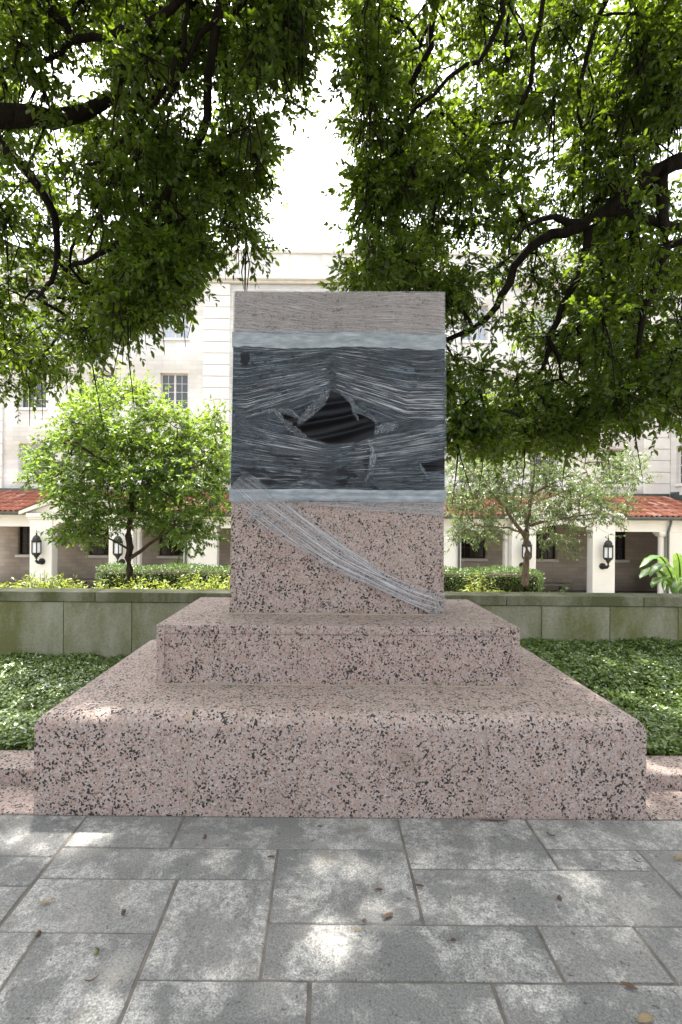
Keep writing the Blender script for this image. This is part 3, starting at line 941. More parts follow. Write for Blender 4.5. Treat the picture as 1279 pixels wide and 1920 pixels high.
o = npmesh('roof_tile_rows', np.concatenate(MV), [np.concatenate(MQ)], M['tilemass'], arc, True, {'tint': ('FLOAT', 'POINT', np.concatenate(MT))})
o['kind'] = 'stuff'
print('single tiles', nt)

# wall lanterns -------------------------------------------------------------
def lantern(x, label, mirror=1):
    y, zt, zb = YP - .27, 1.2, .12
    e = empty('wall_lantern', (x, YP, .3), label, 'lantern', 'bronze lanterns on the portal piers')
    def six(r, h): return (r, h)
    bm = bmesh.new(); lathe(bm, [(.02, .0), (.035, .05), (.012, .09), (.012, .16), (.003, .2)], (x, y, zt - .2), 8); bmobj('finial', bm, M['lampmetal'], e)
    bm = bmesh.new(); lathe(bm, [(.19, 0), (.2, .03), (.16, .045), (.15, .12), (.09, .2), (.03, .23)], (x, y, zt - .43), 6); bmobj('lantern_roof', bm, M['lampmetal'], e)
    bm = bmesh.new()
    for k in range(6):
        t = 2 * math.pi * k / 6
        cx, cy = x + .165 * math.cos(t), y + .165 * math.sin(t)
        bm_box(bm, cx - .014, cx + .014, cy - .014, cy + .014, zt - .86, zt - .43)
    lathe(bm, [(.178, 0), (.178, .035)], (x, y, zt - .465), 6)
    lathe(bm, [(.178, 0), (.178, .035)], (x, y, zt - .875), 6)
    bmobj('cage', bm, M['lampmetal'], e)
    bm = bmesh.new(); lathe(bm, [(.142, 0), (.142, .375)], (x, y, zt - .838), 6); bmobj('glass', bm, M['lampglass'], e)
    bm = bmesh.new(); lathe(bm, [(.03, 0), (.05, .03), (.05, .06), (.09, .08), (.09, .12), (.15, .15), (.16, .19)], (x, y, zt - 1.066), 6); bmobj('cup', bm, M['lampmetal'], e)
    pts = np.array([(x, y, zt - 1.05), (x, y - .01, zt - 1.13), (x + .02 * mirror, y + .05, zt - 1.2), (x + .04 * mirror, y + .14, zt - 1.22), (x + .05 * mirror, YP - .01, zt - 1.2)])
    tubes('arm', [(pts, np.array([.04, .05, .055, .055, .05]))], M['lampmetal'], e, 8)
    bm = bmesh.new(); lathe(bm, [(.12, -.035), (.11, -.05), (.12, 0)], (x + .06 * mirror, YP, zt - 1.18), 14, 1); bmobj('wall_plate', bm, M['lampmetal'], e)
lantern(-10.41, 'dark lantern on the outer pier of the left portal', 1)
lantern(-7.45, 'dark lantern behind the left tree trunk on the inner pier', 1)
lantern(7.45, 'dark lantern behind the right tree trunk on the inner pier', -1)
lantern(10.41, 'dark lantern on the outer pier of the right portal', -1)

# stone benches under the arcade
for (x, lab) in ((-9.45, 'low grey stone bench under the left portal'), (9.5, 'low grey stone bench under the right portal')):
    b = empty('stone_bench', (x, 20.6, FL), lab, 'bench', 'stone benches in the arcade')
    box('seat', x - .8, x + .8, 20.35, 20.85, FL + .36, FL + .45, M['bench'], b, .015)
    for s in (-1, 1):
        box('leg', x + s * .5 - .09, x + s * .5 + .09, 20.42, 20.78, FL, FL + .359, M['bench'], b, .01)

# ================================================================== WRAPPING ON THE PEDESTAL
DW = 3.58
def uz(px, py):
    p = at(px, py, DW)
    return (p.x - XC, p.z)
TEAR = [uz(*p) for p in ((618, 733), (635, 739), (654, 756), (668, 777), (686, 782), (703, 794), (702, 815), (679, 828), (650, 832), (621, 833), (581, 823), (555, 813), (534, 799), (518, 775), (539, 780), (561, 787), (562, 796), (593, 775), (610, 761), (615, 745))]
SLIT = [uz(*p) for p in ((782, 868), (800, 868), (838, 858), (842, 879), (815, 884), (797, 884), (790, 876))]
NICK = [uz(*p) for p in ((452, 668), (468, 665), (470, 674), (464, 686), (456, 680))]
tc = (np.mean([p[0] for p in TEAR]), np.mean([p[1] for p in TEAR]))

def sm(x, a, b):
    t = np.clip((x - a) / (b - a), 0, 1)
    return t * t * (3 - 2 * t)

def fbm(u, v, s, seed=0.0, oct_=3):
    out = np.zeros(u.shape)
    for i in range(u.size):
        out.flat[i] = noise.fractal(Vector((u.flat[i] * s + seed, v.flat[i] * s - seed, seed * 1.7)), 1.0, 2.0, oct_)
    return out

UA, UL, UR = uz(622, 735)[0], uz(462, 790)[0], uz(762, 790)[0]
DL, DR = uz(430, 790)[0], uz(850, 790)[0]
def psi_of(u, z):
    """lines of pull: straight fans that run over and under the tear"""
    e = z - tc[1]
    hu = .205 * np.clip(np.minimum((u - UL) / (UA - UL), (UR - u) / (UR - UA)), 0, 1)
    hd = .185 * np.clip(np.minimum((u - DL) / (UA - DL), (DR - u) / (DR - UA)), 0, 1) ** .85
    up = (e - hu) / (1 - hu / .62)
    dn = (e + hd) / (1 - hd / .50)
    p = np.where(e > 0, up, dn + .013)
    return u * 1.0, p + .09 * u * sm(z, 2.6, 2.9) - .02 * u * sm(2.1 - z, 0, .3)

def wrap_front(name, z0, z1, off, nu, nz, relief, mat, parent, holes=(), flow=True, cling=None, sides=True, rag=0.0):
    us = np.linspace(-1, 1, nu); zs = np.linspace(z0, z1, nz)
    U, Z = np.meshgrid(us, zs)
    if rag:
        en = np.abs(np.linspace(-1, 1, nz))[:, None]
        Z = Z + rag * en * (np.sin(U * 5.1 + z0 * 9) + .6 * np.sin(U * 13.7) + .5 * np.sign(np.sin(U * 4.3 + 1)) + .4 * np.sin(U * 41))
    H = .7755 - (Z - T2Z) / 2.337 * .017
    X = U * (H + min(off, .012) * .9)
    d = relief(X, Z) if relief else 0 * X
    edge = np.minimum(1, (1 - np.abs(U)) * 12)
    Y = yf(Z) - off - d * edge
    V = np.stack([X + XC, Y, Z], -1).reshape(-1, 3)
    i = (np.arange(nz - 1)[:, None] * nu + np.arange(nu - 1)[None, :])
    Q = np.stack([i, i + 1, i + nu + 1, i + nu], -1).reshape(-1, 4)
    cu = X.reshape(-1)[Q].mean(1); cz = Z.reshape(-1)[Q].mean(1)
    keep = np.ones(len(Q), bool)
    for h in holes: keep &= ~inpoly(np.stack([cu, cz], 1), h)
    Q = Q[keep]
    s, p = psi_of(X, Z)
    Fl = np.stack([s, p, 0 * s], -1).reshape(-1, 3)
    Cl = (cling(X, Z) if cling else 0 * X).reshape(-1)
    if sides:
        base = len(V)
        vv, qq, ff = [], [], []
        ny = 8
        for sd in (-1, 1):
            ys = np.linspace(0, 1, ny)
            for zi in range(0, nz):
                for t in ys:
                    z = zs[zi]
                    h = .7755 - (z - T2Z) / 2.337 * .017 + min(off, .012) * .9
                    y0 = yf(z) - off
                    vv.append((XC + sd * h, y0 + (YB + off - y0) * t, z)); ff.append((1 + t, z, 0))
            for zi in range(nz - 1):
                for k in range(ny - 1):
                    a = base + zi * ny + k
                    qq.append((a, a + 1, a + ny + 1, a + ny))
            base += nz * ny
        for zi in range(nz):       # back
            z = zs[zi]; h = .7755 - (z - T2Z) / 2.337 * .017 + min(off, .012) * .9
            vv += [(XC - h, YB + off, z), (XC + h, YB + off, z)]; ff += [(2, z, 0), (4, z, 0)]
        for zi in range(nz - 1):
            a = base + zi * 2
            qq.append((a, a + 1, a + 3, a + 2))
        V = np.concatenate([V, np.array(vv)]); Q = np.concatenate([Q, np.array(qq)])
        Fl = np.concatenate([Fl, np.array(ff)]); Cl = np.concatenate([Cl, np.zeros(len(vv))])
    return npmesh(name, V, [Q], mat, parent, True, {'flow': ('FLOAT_VECTOR', 'POINT', Fl), 'cling': ('FLOAT', 'POINT', Cl)})

ZT1, ZT0 = uz(640, 652)[1], uz(640, 918)[1]     # lower edge of the top tape, upper edge of the bottom tape
ZA1, ZA0 = uz(640, 625)[1], uz(640, 940)[1]
def tarp_relief(U, Z):
    w = np.exp(-(((U - tc[0]) / .34) ** 2 + ((Z - tc[1]) / .17) ** 2) ** 2)
    k = (Z - tc[1]) * .97 - (U - tc[0]) * .27 + .010 * np.sin(U * 9 + 1) + .3 * np.abs(U - tc[0] + .05) * (Z - tc[1])
    f = (.5 + .5 * np.cos(k * 2 * math.pi / .12 + .4)) ** 2.0
    return w * (.036 * f + .004) + .003 * np.sin(U * 9 + Z * 23) + .003 + .012 * np.exp(-(((U - .66) / .1) ** 2 + ((Z - 1.99) / .05) ** 2)) * (1 + np.sin(Z * 160))
sheet = wrap_front('black_sheet', ZT0 - .03, ZT1 + .03, .004, 150, 110, tarp_relief, M['tarp'], None)
tag(sheet, 'black plastic sheet wrapped round the pedestal, seen through the torn film', 'plastic sheet')
def tape_relief(U, Z): return .0015 * np.sin(U * 14 + Z * 30) + .0012 * np.sin(U * 37)
t1 = wrap_front('tape_band', ZT1, ZA1, .013, 90, 8, lambda U, Z: tape_relief(U, Z) + .002, M['tape'], None, rag=.005)
tag(t1, 'silver grey tape band along the upper edge of the black sheet', 'tape')
t0 = wrap_front('tape_band', ZA0, ZT0, .013, 90, 10, lambda U, Z: tape_relief(U, Z) + .006 * np.abs(np.sin((Z - ZA0) * 75)), M['tape'], None, rag=.003)
tag(t0, 'silver grey tape band along the lower edge of the black sheet', 'tape')

film = empty('stretch_film', (XC, 3.57, T2Z), 'torn clear stretch film wound tightly round the pedestal', 'plastic film')
def film_relief(U, Z):
    s, p = psi_of(U, Z)
    near = np.exp(-(((U - tc[0]) / .55) ** 2 + ((Z - tc[1]) / .33) ** 2))
    return .016 * np.exp(-(((U - tc[0]) / .4) ** 2 + ((Z - tc[1]) / .22) ** 2)) + (.0012 + .0035 * near) * np.sin(p * 260 + 2 * np.sin(s * 5)) + .002 * np.sin(p * 90 + s * 3)
blobs = [(650, 885, .08, .045, .3), (690, 868, .035, .085, .32), (575, 890, .045, .05, .26), (640, 906, .05, .03, .34), (500, 895, .28, .075, .24), (540, 865, .12, .05, .18), (459, 675, .03, .05, .4), (700, 915, .03, .04, .25), (780, 700, .02, .05, .22), (755, 905, .1, .02, .16), (520, 735, .08, .02, .14)]
blobs = [(*uz(a, b), c, d, e) for a, b, c, d, e in blobs]
def cling(U, Z):
    r = np.zeros(U.shape)
    for (a, b, c, d, e) in blobs:
        r = np.maximum(r, (e + .1) * np.exp(-(((U - a) / c) ** 2 + ((Z - b) / d) ** 2) ** 2))
    return r
wrap_front('film_sheet', ZA0 - .012, ZA1 + .02, .028, 260, 230, film_relief, M['film'], film, (TEAR, SLIT, NICK), cling=cling)
def top_relief(U, Z): return .0016 * np.sin((Z + .05 * U) * 330 + 2 * np.sin(U * 5)) + .0015 * np.sin((Z + .08 * U) * 120)
wrap_front('film_sheet', ZA1 - .03, T3Z + .004, .008, 200, 70, top_relief, M['film_top'], film)

def glint_creases(n, seed):
    """raised near-white pleats along the lines of pull, standing for lit streaks"""
    r = np.random.default_rng(seed)
    V, Q, Tn = [], [], []
    k = 0
    while k < n:
        up = r.random() < .58
        p0 = r.uniform(.004, .56) ** 1.0 if up else -r.uniform(.004, .43)
        if r.random() < .45: p0 *= .45
        u0 = r.uniform(-.76, .74)
        L = r.choice([r.uniform(.05, .16), r.uniform(.12, .42)])
        if not up and -.2 < u0 - UA < .12 and r.random() < .85: continue
        u1 = min(.765, u0 + L)
        if u0 < UA - .01 < u1: u1 = UA - r.uniform(.01, .05)
        if u1 - u0 < .03: continue
        if up and u0 < UA and r.random() < .35: continue
        us = np.linspace(u0, u1, 12)
        hu = .205 * np.clip(np.minimum((us - UL) / (UA - UL), (UR - us) / (UR - UA)), 0, 1)
        hd = .185 * np.clip(np.minimum((us - DL) / (UA - DL), (DR - us) / (DR - UA)), 0, 1) ** .85
        z = tc[1] + (p0 * (1 - hu / .62) + hu if up else p0 * (1 - hd / .50) - hd) + r.uniform(-.04, .04) * (us - u0) * (.3 if abs(p0) < .2 else 1)
        if z.max() > ZA1 - .005 or z.min() < ZA0 + .02: continue
        q = np.stack([us, z], 1)
        if inpoly(q, TEAR).any() or inpoly(q, SLIT).any(): continue
        w = r.uniform(.0007, .0022) * (1.25 if abs(p0) < .15 else 1)
        a = r.uniform(.08, .6) * (1.25 if up and u0 > UA else .85)
        d = film_relief(us, z)
        b = len(V)
        for i in range(12):
            f = math.sin(math.pi * (i + .4) / 11.8) ** .5
            y = yf(z[i]) - .028 - d[i]
            V += [(XC + us[i], y - .001, z[i] - w * f), (XC + us[i], y - .004 * f - .001, z[i]), (XC + us[i], y - .001, z[i] + w * f)]
            Tn += [a * f * .5, a * f, a * f * .5]
            if i: 
                c = b + 3 * i
                Q += [(c - 3, c, c + 1, c - 2), (c - 2, c + 1, c + 2, c - 1)]
        k += 1
    o = npmesh('film_glint_creases', V, [np.array(Q)], M['crease'], film, True, {'tint': ('FLOAT', 'POINT', np.array(Tn))})
    o['kind'] = 'stuff'
glint_creases(620, 9)

def crumple(name, pts, width, out, seed, amp=.012):
    """ragged strip of crumpled film along an edge of the tear; pts in (u,z), width across, out = push towards the street"""
    r = np.random.default_rng(seed)
    pts = np.array(pts)
    seg = np.concatenate([[0], np.cumsum(np.linalg.norm(np.diff(pts, axis=0), axis=1))])
    n = max(10, int(seg[-1] / .008)); m = 9
    t = np.linspace(0, seg[-1], n)
    C = np.stack([np.interp(t, seg, pts[:, 0]), np.interp(t, seg, pts[:, 1])], 1)
    T = np.gradient(C, axis=0); T /= np.linalg.norm(T, axis=1)[:, None] + 1e-9
    Nn = np.stack([-T[:, 1], T[:, 0]], 1)
    wv = width * (0.25 + .75 * np.sin(np.linspace(0.12, math.pi - .12, n))) * (0.75 + .35 * r.random(n))
    V, Fl = [], []
    for i in range(n):
        for j in range(m):
            b = j / (m - 1)
            q = C[i] + Nn[i] * wv[i] * b
            fold = amp * (np.sin(i * .9 + j * 1.7 + seed) + .7 * np.sin(i * .37 - j * 1.1)) * (.3 + b)
            y = yf(q[1]) - .034 - out * math.sin(b * math.pi * .9) - abs(fold) - r.uniform(0, amp * .6)
            V.append((XC + q[0] + r.normal(0, .0025), y, q[1] + r.normal(0, .0025)))
            Fl.append((i * .008 + seed + r.normal(0, .002), j * .006 + .01 * math.sin(i * .5) + r.normal(0, .0012), 0))
    i = (np.arange(n - 1)[:, None] * m + np.arange(m - 1)[None, :])
    Q = np.stack([i, i + 1, i + m + 1, i + m], -1).reshape(-1, 4)
    return npmesh(name, V, [Q], M['film_crumple'], film, True, {'flow': ('FLOAT_VECTOR', 'POINT', np.array(Fl)), 'cling': ('FLOAT', 'POINT', np.zeros(len(V)))})
def U_(*L): return [uz(*p) for p in L]
crumple('torn_flap', U_((561, 800), (585, 783), (605, 765), (616, 745), (620, 734)), .075, .02, 1, .016)
crumple('torn_flap', U_((519, 776), (530, 796), (548, 812), (575, 824)), .05, .02, 2)
crumple('torn_flap', U_((522, 772), (540, 779), (562, 789)), .045, .015, 3)
crumple('torn_flap', U_((700, 815), (706, 800), (722, 795), (745, 797)), -.075, .03, 4, .018)
crumple('torn_flap', U_((636, 738), (655, 756), (667, 776), (690, 783), (704, 795)), .035, .02, 5)
crumple('torn_flap', U_((672, 790), (668, 775), (660, 760)), .03, .02, 6)
crumple('torn_flap', U_((688, 826), (694, 850), (690, 880), (683, 902)), .045, .014, 7)
crumple('torn_flap', U_((492, 778), (515, 776), (530, 790)), .035, .015, 8)
crumple('torn_flap', U_((784, 870), (790, 884), (800, 898)), .02, .01, 9, .006)
crumple('torn_flap', U_((545, 912), (580, 908), (612, 917)), .035, .012, 10, .01)

# twisted diagonal rope of film over the lower shaft
st = [(441, 905, 30), (500, 951, 33), (560, 995, 33), (630, 1043, 27), (695, 1078, 20), (770, 1114, 17), (836, 1136, 22)]
cen = []
for (px, py, w) in st:
    u, z = uz(px, py); cen.append((u, z, w / F * DW))
cen = np.array(cen)
n, m = 150, 64
t = np.linspace(0, 1, n); tk = np.linspace(0, 1, len(cen))
def cr(k):   # smooth interpolation
    a = np.interp(t, tk, cen[:, k])
    for _ in range(12): a[1:-1] = .25 * a[:-2] + .5 * a[1:-1] + .25 * a[2:]
    return a
cu, cz, cw = cr(0), cr(1), cr(2)
T = np.stack([np.gradient(cu), np.gradient(cz)], 1); T /= np.linalg.norm(T, axis=1)[:, None]
Nn = np.stack([-T[:, 1], T[:, 0]], 1)
V, Fl, Cr = [], [], []
r = np.random.default_rng(5)
ph = r.uniform(0, 6.28, 8)
for i in range(n):
    for j in range(m):
        b = j / (m - 1) * 2 - 1
        rag = 1 + .09 * math.sin(i * .11 + ph[0]) + .05 * math.sin(i * .31 + ph[1])
        u, z = cu[i] + Nn[i, 0] * b * cw[i] * rag, cz[i] + Nn[i, 1] * b * cw[i] * rag
        rid = .006 * math.sin(b * 19 + .02 * i + ph[2]) + .004 * math.sin(b * 43 + .05 * i + ph[3]) + .003 * math.sin(b * 90 - .03 * i)
        y = yf(z) - .012 - (.03 * (1 - b * b) * (0.4 + .6 * math.sin(math.pi * i / (n - 1)))) - abs(rid)
        x = u
        hwz = hw(z) + .007
        if abs(x) > hwz:                       # bends round the arris of the shaft
            ex = abs(x) - hwz
            y = max(y, yf(z) - .012) + ex
            x = math.copysign(hwz, x)
        V.append((XC + x, y, z)); Fl.append((i / n * 1.8, b * .2 + .008 * math.sin(i * .05), 0)); Cr.append(float(sm(np.array(abs(b) + .16 * math.sin(i * .23 + b * 3) + .1 * math.sin(i * .61)), .7, 1.0)))
i = (np.arange(n - 1)[:, None] * m + np.arange(m - 1)[None, :])
Q = np.stack([i, i + 1, i + m + 1, i + m], -1).reshape(-1, 4)
npmesh('film_rope', V, [Q], M['film_rope'], film, True, {'flow': ('FLOAT_VECTOR', 'POINT', np.array(Fl)), 'cling': ('FLOAT', 'POINT', np.array(Cr))})
V, Q, Tn = [], [], []
for k in range(110):                      # pleats along the rope, their lit streaks painted near white
    b0 = r.uniform(-.97, .97); i0 = int(r.uniform(0, n * .8)); i1 = min(n - 1, i0 + int(r.uniform(18, 80)))
    db = r.uniform(-.25, .25); w = r.uniform(.0008, .0024); al = r.uniform(.2, .95)
    c0 = len(V)
    st_ = list(range(i0, i1, 3))
    for q, i in enumerate(st_):
        f = math.sin(math.pi * (q + .5) / len(st_)) ** .5
        b = max(-1.02, min(1.02, b0 + db * q / len(st_)))
        u, z = cu[i] + Nn[i, 0] * b * cw[i], cz[i] + Nn[i, 1] * b * cw[i]
        y = yf(z) - .0155 - (.03 * (1 - b * b) * (0.4 + .6 * math.sin(math.pi * i / (n - 1)))) - .008
        u = max(-hw(z) - .006, min(hw(z) + .006, u))
        V += [(XC + u - Nn[i, 0] * w * f, y + .002, z - Nn[i, 1] * w * f), (XC + u, y - .003 * f, z), (XC + u + Nn[i, 0] * w * f, y + .002, z + Nn[i, 1] * w * f)]
        Tn += [al * f * .5, al * f, al * f * .5]
        if q:
            c = c0 + 3 * q
            Q += [(c - 3, c, c + 1, c - 2), (c - 2, c + 1, c + 2, c - 1)]
o = npmesh('film_glint_creases', V, [np.array(Q)], M['crease'], film, True, {'tint': ('FLOAT', 'POINT', np.array(Tn))})
o['kind'] = 'stuff'
# a slack edge of film below the lower tape, and smears beside the rope
V, Fl, Cr = [], [], []
for i in range(60):
    for j in range(10):
        f, b = i / 59, j / 9
        p = uz(560 + 276 * f, 941 + b * (6 + 22 * f))
        V.append((XC + p[0], yf(p[1]) - .006 - .004 * abs(math.sin(j * 1.1 + f * 3)), p[1])); Fl.append((f * .9 + 3, p[1] + .06 * f, 0)); Cr.append(.15 + .5 * b * (b > .9))
i = (np.arange(59)[:, None] * 10 + np.arange(9)[None, :])
npmesh('slack_edge', V, [np.stack([i, i + 1, i + 11, i + 10], -1).reshape(-1, 4)], M['film_top'], film, True, {'flow': ('FLOAT_VECTOR', 'POINT', np.array(Fl)), 'cling': ('FLOAT', 'POINT', np.array(Cr))})
crumple('film_smear', U_((462, 985), (480, 972), (497, 968)), .045, .006, 11, .006)
crumple('film_smear', U_((505, 992), (520, 988), (530, 996)), .03, .006, 12, .005)
# the rope goes on round the left side, and a tail of it round the right corner
for sd, zz, wz in ((-1, cz[0], cw[0] * 1.15), (1, cz[-1], cw[-1])):
    V, Fl = [], []
    for k in range(14):
        for j in range(20):
            b = j / 19 * 2 - 1
            z = zz + b * wz * .85 + sd * -.12 * k / 13
            V.append((XC + sd * (hw(z) + .007 + .01 * abs(math.sin(j * 1.3 + k * .4))), yf(z) - .012 + k / 13 * .62, z)); Fl.append((2.2 + k * .05, b * .1, 0))
    i = (np.arange(13)[:, None] * 20 + np.arange(19)[None, :])
    Q = np.stack([i, i + 1, i + 21, i + 20], -1).reshape(-1, 4)
    npmesh('film_rope', V, [Q], M['film_rope'], film, True, {'flow': ('FLOAT_VECTOR', 'POINT', np.array(Fl)), 'cling': ('FLOAT', 'POINT', np.zeros(len(V)))})

# ================================================================== VEGETATION
def grow(limbs, targets, rtip=.0035, expo=.5, arch=.12, step=.16, seed=0):
    """limbs: [(pts, r0, r1, parent_limb or None)], targets (n,3). Joins every target to the nearest wood; radii follow what each node carries."""
    r = np.random.default_rng(seed)
    pos, par, rmin = [], [], []
    for (pts, r0, r1) in limbs:
        pts = np.array([tuple(p) for p in pts], float)
        seg = np.concatenate([[0], np.cumsum(np.linalg.norm(np.diff(pts, axis=0), axis=1))])
        n = max(3, int(seg[-1] / step))
        t = np.linspace(0, seg[-1], n)
        C = np.stack([np.interp(t, seg, pts[:, k]) for k in range(3)], 1)
        for _ in range(2): C[1:-1] = .25 * C[:-2] + .5 * C[1:-1] + .25 * C[2:]
        C[1:-1] += r.normal(0, .018, C[1:-1].shape)
        if pos:
            dd = np.linalg.norm(np.array(pos) - C[0], axis=1); p = int(dd.argmin()) if dd.min() < .8 else -1
        else: p = -1
        for k in range(n):
            pos.append(C[k]); par.append(p); rmin.append(r0 + (r1 - r0) * k / (n - 1)); p = len(pos) - 1
    nl = len(pos)
    base = np.array(pos)
    d0 = np.array([np.linalg.norm(base - t, axis=1).min() for t in targets])
    ends = []
    cap = nl + 40 * len(targets)
    PA = np.zeros((cap, 3)); PA[:nl] = base; cnt = nl
    wgt = {}
    for k in np.argsort(d0):
        a = targets[k]
        dv = PA[:cnt] - a
        dist = np.sqrt((dv ** 2).sum(1))
        i = int((dist + .25 * np.maximum(0, -dv[:, 2])).argmin())
        d = dist[i]
        n = max(2, int(d / step) + 1)
        p = i
        s = PA[i]
        off = r.normal(0, .07, 3) * d
        for q in range(1, n + 1):
            t = q / n
            c = s + (a - s) * t + (np.array([0, 0, arch * d]) + off) * 4 * t * (1 - t) * .6 + (r.normal(0, .012, 3) if q < n else 0)
            if cnt >= cap: break
            PA[cnt] = c; par.append(p); rmin.append(0); p = cnt; cnt += 1
        ends.append((k, p))
    W = np.zeros(cnt)
    for k, p in ends: W[p] += 1
    for i in range(cnt - 1, -1, -1):
        if par[i] >= 0: W[par[i]] += W[i]
    R = np.maximum(rtip * np.maximum(W, .3) ** expo, np.array(rmin))
    kids = [[] for _ in range(cnt)]
    for i in range(cnt):
        if par[i] >= 0: kids[par[i]].append(i)
    lines = []
    stack = [(i, None) for i in range(cnt) if par[i] < 0]
    while stack:
        i, frm = stack.pop()
        ids = [] if frm is None else [frm]
        rr0 = None
        j = i
        while True:
            ids.append(j)
            ch = sorted(kids[j], key=lambda c: -R[c])
            for c in ch[1:]: stack.append((c, j))
            if not ch: break
            j = ch[0]
        rad = R[ids].copy()
        if frm is not None: rad[0] = min(rad[0], rad[1] * 1.15)
        lines.append((PA[ids], rad))
    tips = np.zeros((len(targets), 3)); dirs = np.zeros((len(targets), 3))
    for k, p in ends:
        tips[k] = PA[p]; dirs[k] = PA[p] - PA[par[p]] if par[p] >= 0 else (0, 0, 1)
    return lines, tips, unit(dirs)

def sprays(tips, dirs, per, twlen, spread, droop, nleaf, leaf, r, flat=.6):
    """leafy twigs round every branch tip -> twig lines, leaf base, direction, normal, length"""
    n = len(tips)
    m = n * per
    base = np.repeat(tips, per, 0) + r.normal(0, spread * .25, (m, 3))
    d = unit(np.repeat(dirs, per, 0) * .5 + r.normal(0, 1, (m, 3)) * np.array([1, 1, flat]) + np.array([0, 0, -droop]))
    L = twlen * r.uniform(.5, 1.3, m)
    root = np.repeat(tips, per, 0)
    e1 = base + d * (L * .5)[:, None]
    e2 = base + d * L[:, None] + np.array([0, 0, -1]) * (L * droop * .35)[:, None]
    tw = [(np.array([root[i], e1[i], e2[i]]), np.array([.0035, .0026, .0012])) for i in range(m)]
    P, D, N = [], [], []
    k = m * nleaf
    t = np.tile(np.linspace(.25, 1.0, nleaf), m) + r.normal(0, .03, k)
    t = np.clip(t, 0, 1)
    a, b, c = np.repeat(base, nleaf, 0), np.repeat(e1, nleaf, 0), np.repeat(e2, nleaf, 0)
    P = a * ((1 - t) ** 2)[:, None] + b * (2 * t * (1 - t))[:, None] + c * (t * t)[:, None]
    td = unit(c - a)
    q = r.normal(0, 1, (k, 3)); q -= td * (q * td).sum(1)[:, None]; q = unit(q)
    D = unit(td * (.35 + .7 * t)[:, None] + q * .9 + np.array([0, 0, -.12]))
    N = unit(r.normal(0, .55, (k, 3)) + np.array([0, 0, 1.0]))
    S = leaf * r.uniform(.65, 1.25, k)
    return tw, P, D, N, S

def split_lines(lines, r):
    big, small = [], []
    for P, R in lines: (big if R.max() > r else small).append((P, R))
    return big, small

# --- big live oaks -----------------------------------------------------------
PED = [(425, 540), (850, 540), (850, 1160), (425, 1160)]
SUNV = np.array(tuple(sdir))
GAPS = [((-2.9, 4.35, .15), .34), ((-2.2, 3.7, .15), .26), ((2.75, 4.1, .2), .38), ((3.4, 3.7, .2), .3), ((1.4, 1.72, 0), .12), ((.15, 2.2, 0), .12), ((-1.4, 2.5, 0), .12), ((.1, 1.75, 0), .08)]
def in_gap(p):
    """breaks cut in the canopy to let sun reach chosen spots below"""
    for (g, rr) in GAPS:
        v = np.asarray(p) - np.array(g)
        if np.linalg.norm(v - SUNV * (v @ SUNV)) < rr + .22: return True
    return False

def near_limbs(limbs):
    L = []
    for (pts, r0, r1) in limbs:
        A_ = np.array([tuple(p) for p in pts]); q = proj(A_)
        for i in range(len(q) - 1):
            n = max(2, int(np.linalg.norm(q[i + 1] - q[i]) / 12))
            for k in range(n):
                t = k / n
                L.append((*(q[i] * (1 - t) + q[i + 1] * t), A_[i, 1] * (1 - t) + A_[i + 1, 1] * t, (r0 + (r1 - r0) * (i + t) / (len(q) - 1))))
    L = np.array(L)
    def thin(x, y, d):
        dd = np.hypot(L[:, 0] - x, L[:, 1] - y)
        k = (dd < 26 + L[:, 3] * 500) & (d < L[:, 2] + .25) & (L[:, 3] > .022)
        return .8 if k.any() else 0.0
    return thin

